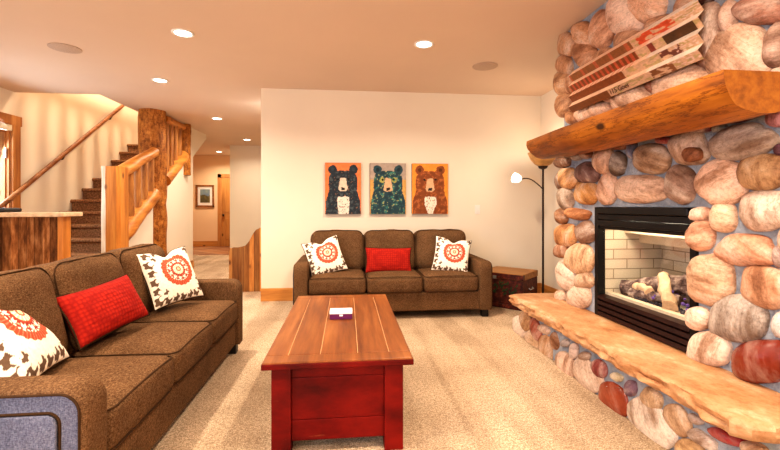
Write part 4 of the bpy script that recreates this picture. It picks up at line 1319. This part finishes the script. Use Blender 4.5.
# ------------------------------------------------------------------ lights
def area(name, loc, target, size, power, col, sizey=None, spread=None):
    l = bpy.data.lights.new(name, 'AREA'); l.energy = power; l.color = col
    l.shape = 'RECTANGLE' if sizey else 'DISK'; l.size = size
    if sizey: l.size_y = sizey
    if spread: l.spread = radians(spread)
    o = bpy.data.objects.new(name, l); C.objects.link(o)
    o.location = loc
    o.rotation_euler = (Vector(target) - Vector(loc)).to_track_quat('-Z', 'Y').to_euler()
    return o
WARM = (1, .855, .68); DAY = (.80, .90, 1.0)
for i, ((x, y), _) in enumerate(CANS):
    area('can_and_fill_lamp', (x, y, ZC - .03), (x, y, 0), .15, (42, 42, 30, 24, 20, 34)[i], WARM, spread=150)
for x, y in ((-1.43, 1.3), (.72, 1.3), (-3.2, 1.6), (1.5, -.4), (-1.0, -1.0)):  # added lamps out of view, without fixtures, for even light
    area('can_and_fill_lamp', (x, y, ZC - .03), (x, y, 0), .15, 44, WARM, spread=150)
# daylight from the window wall behind the camera
area('daylight_rear', (-.6, -2.0, 1.5), (.0, 3.5, 1.1), 3.6, 75, (1, .93, .84), 1.8)
area('daylight_rear_left', (-3.2, -1.2, 1.5), (-1.6, 1.6, .5), 1.6, 85, (.50, .68, 1.0), 1.6)
area('window_daylight', (XL - .35, 5.37, 1.7), (-1.0, 4.2, .2), 1.2, 90, DAY, 1.4)
area('hall_daylight', (-1.27, 6.55, 2.72), (-1.5, 6.2, 0), .2, 20, DAY, .5)
area('stairwell_lamp', (-2.35, 7.6, 4.9), (-4.3, 7.5, 2.0), .2, 95, (1, .80, .56))
area('stairwell_fill', (-3.9, 8.4, 5.2), (-4.3, 7.8, 1.5), .8, 60, WARM, 1.6)
pt = bpy.data.lights.new('reading_bulb', 'POINT'); pt.energy = 4; pt.color = WARM; pt.shadow_soft_size = .04
po = bpy.data.objects.new('reading_bulb', pt); C.objects.link(po); po.location = (2.455 - .41, 4.96, 1.57)
pt = bpy.data.lights.new('uplight_bulb', 'POINT'); pt.energy = 5; pt.color = WARM; pt.shadow_soft_size = .06
po = bpy.data.objects.new('uplight_bulb', pt); C.objects.link(po); po.location = (2.455, 5.0, 1.95)
area('firebox_glow', (2.04, 2.53, 1.14), (2.04, 2.53, .5), .08, 4.5, (1, .86, .66), .7).rotation_euler = (0, 0, 0)

w = bpy.data.worlds.new('sky'); SC.world = w; w.use_nodes = True
w.node_tree.nodes['Background'].inputs[0].default_value = (.62, .74, .95, 1)
w.node_tree.nodes['Background'].inputs[1].default_value = .55

# ------------------------------------------------------------------ camera
cam = bpy.data.cameras.new('camera'); co = bpy.data.objects.new('camera', cam); C.objects.link(co)
cam.sensor_width = 36; cam.lens = 36 * F / 780
cam.shift_y = (Y0 - 225) / 780
co.location = (0, 0, H); co.rotation_euler = (radians(90), 0, -TH)
cam.clip_start = .05
SC.camera = co
SC.view_settings.view_transform = 'Standard'
try: SC.view_settings.look = 'Medium High Contrast'
except Exception as e: print('LOOK', e)
SC.view_settings.exposure = -0.05
SC.cycles.use_denoising = True
SC.cycles.max_bounces = 8
SC.cycles.diffuse_bounces = 5
SC.cycles.sample_clamp_indirect = 6
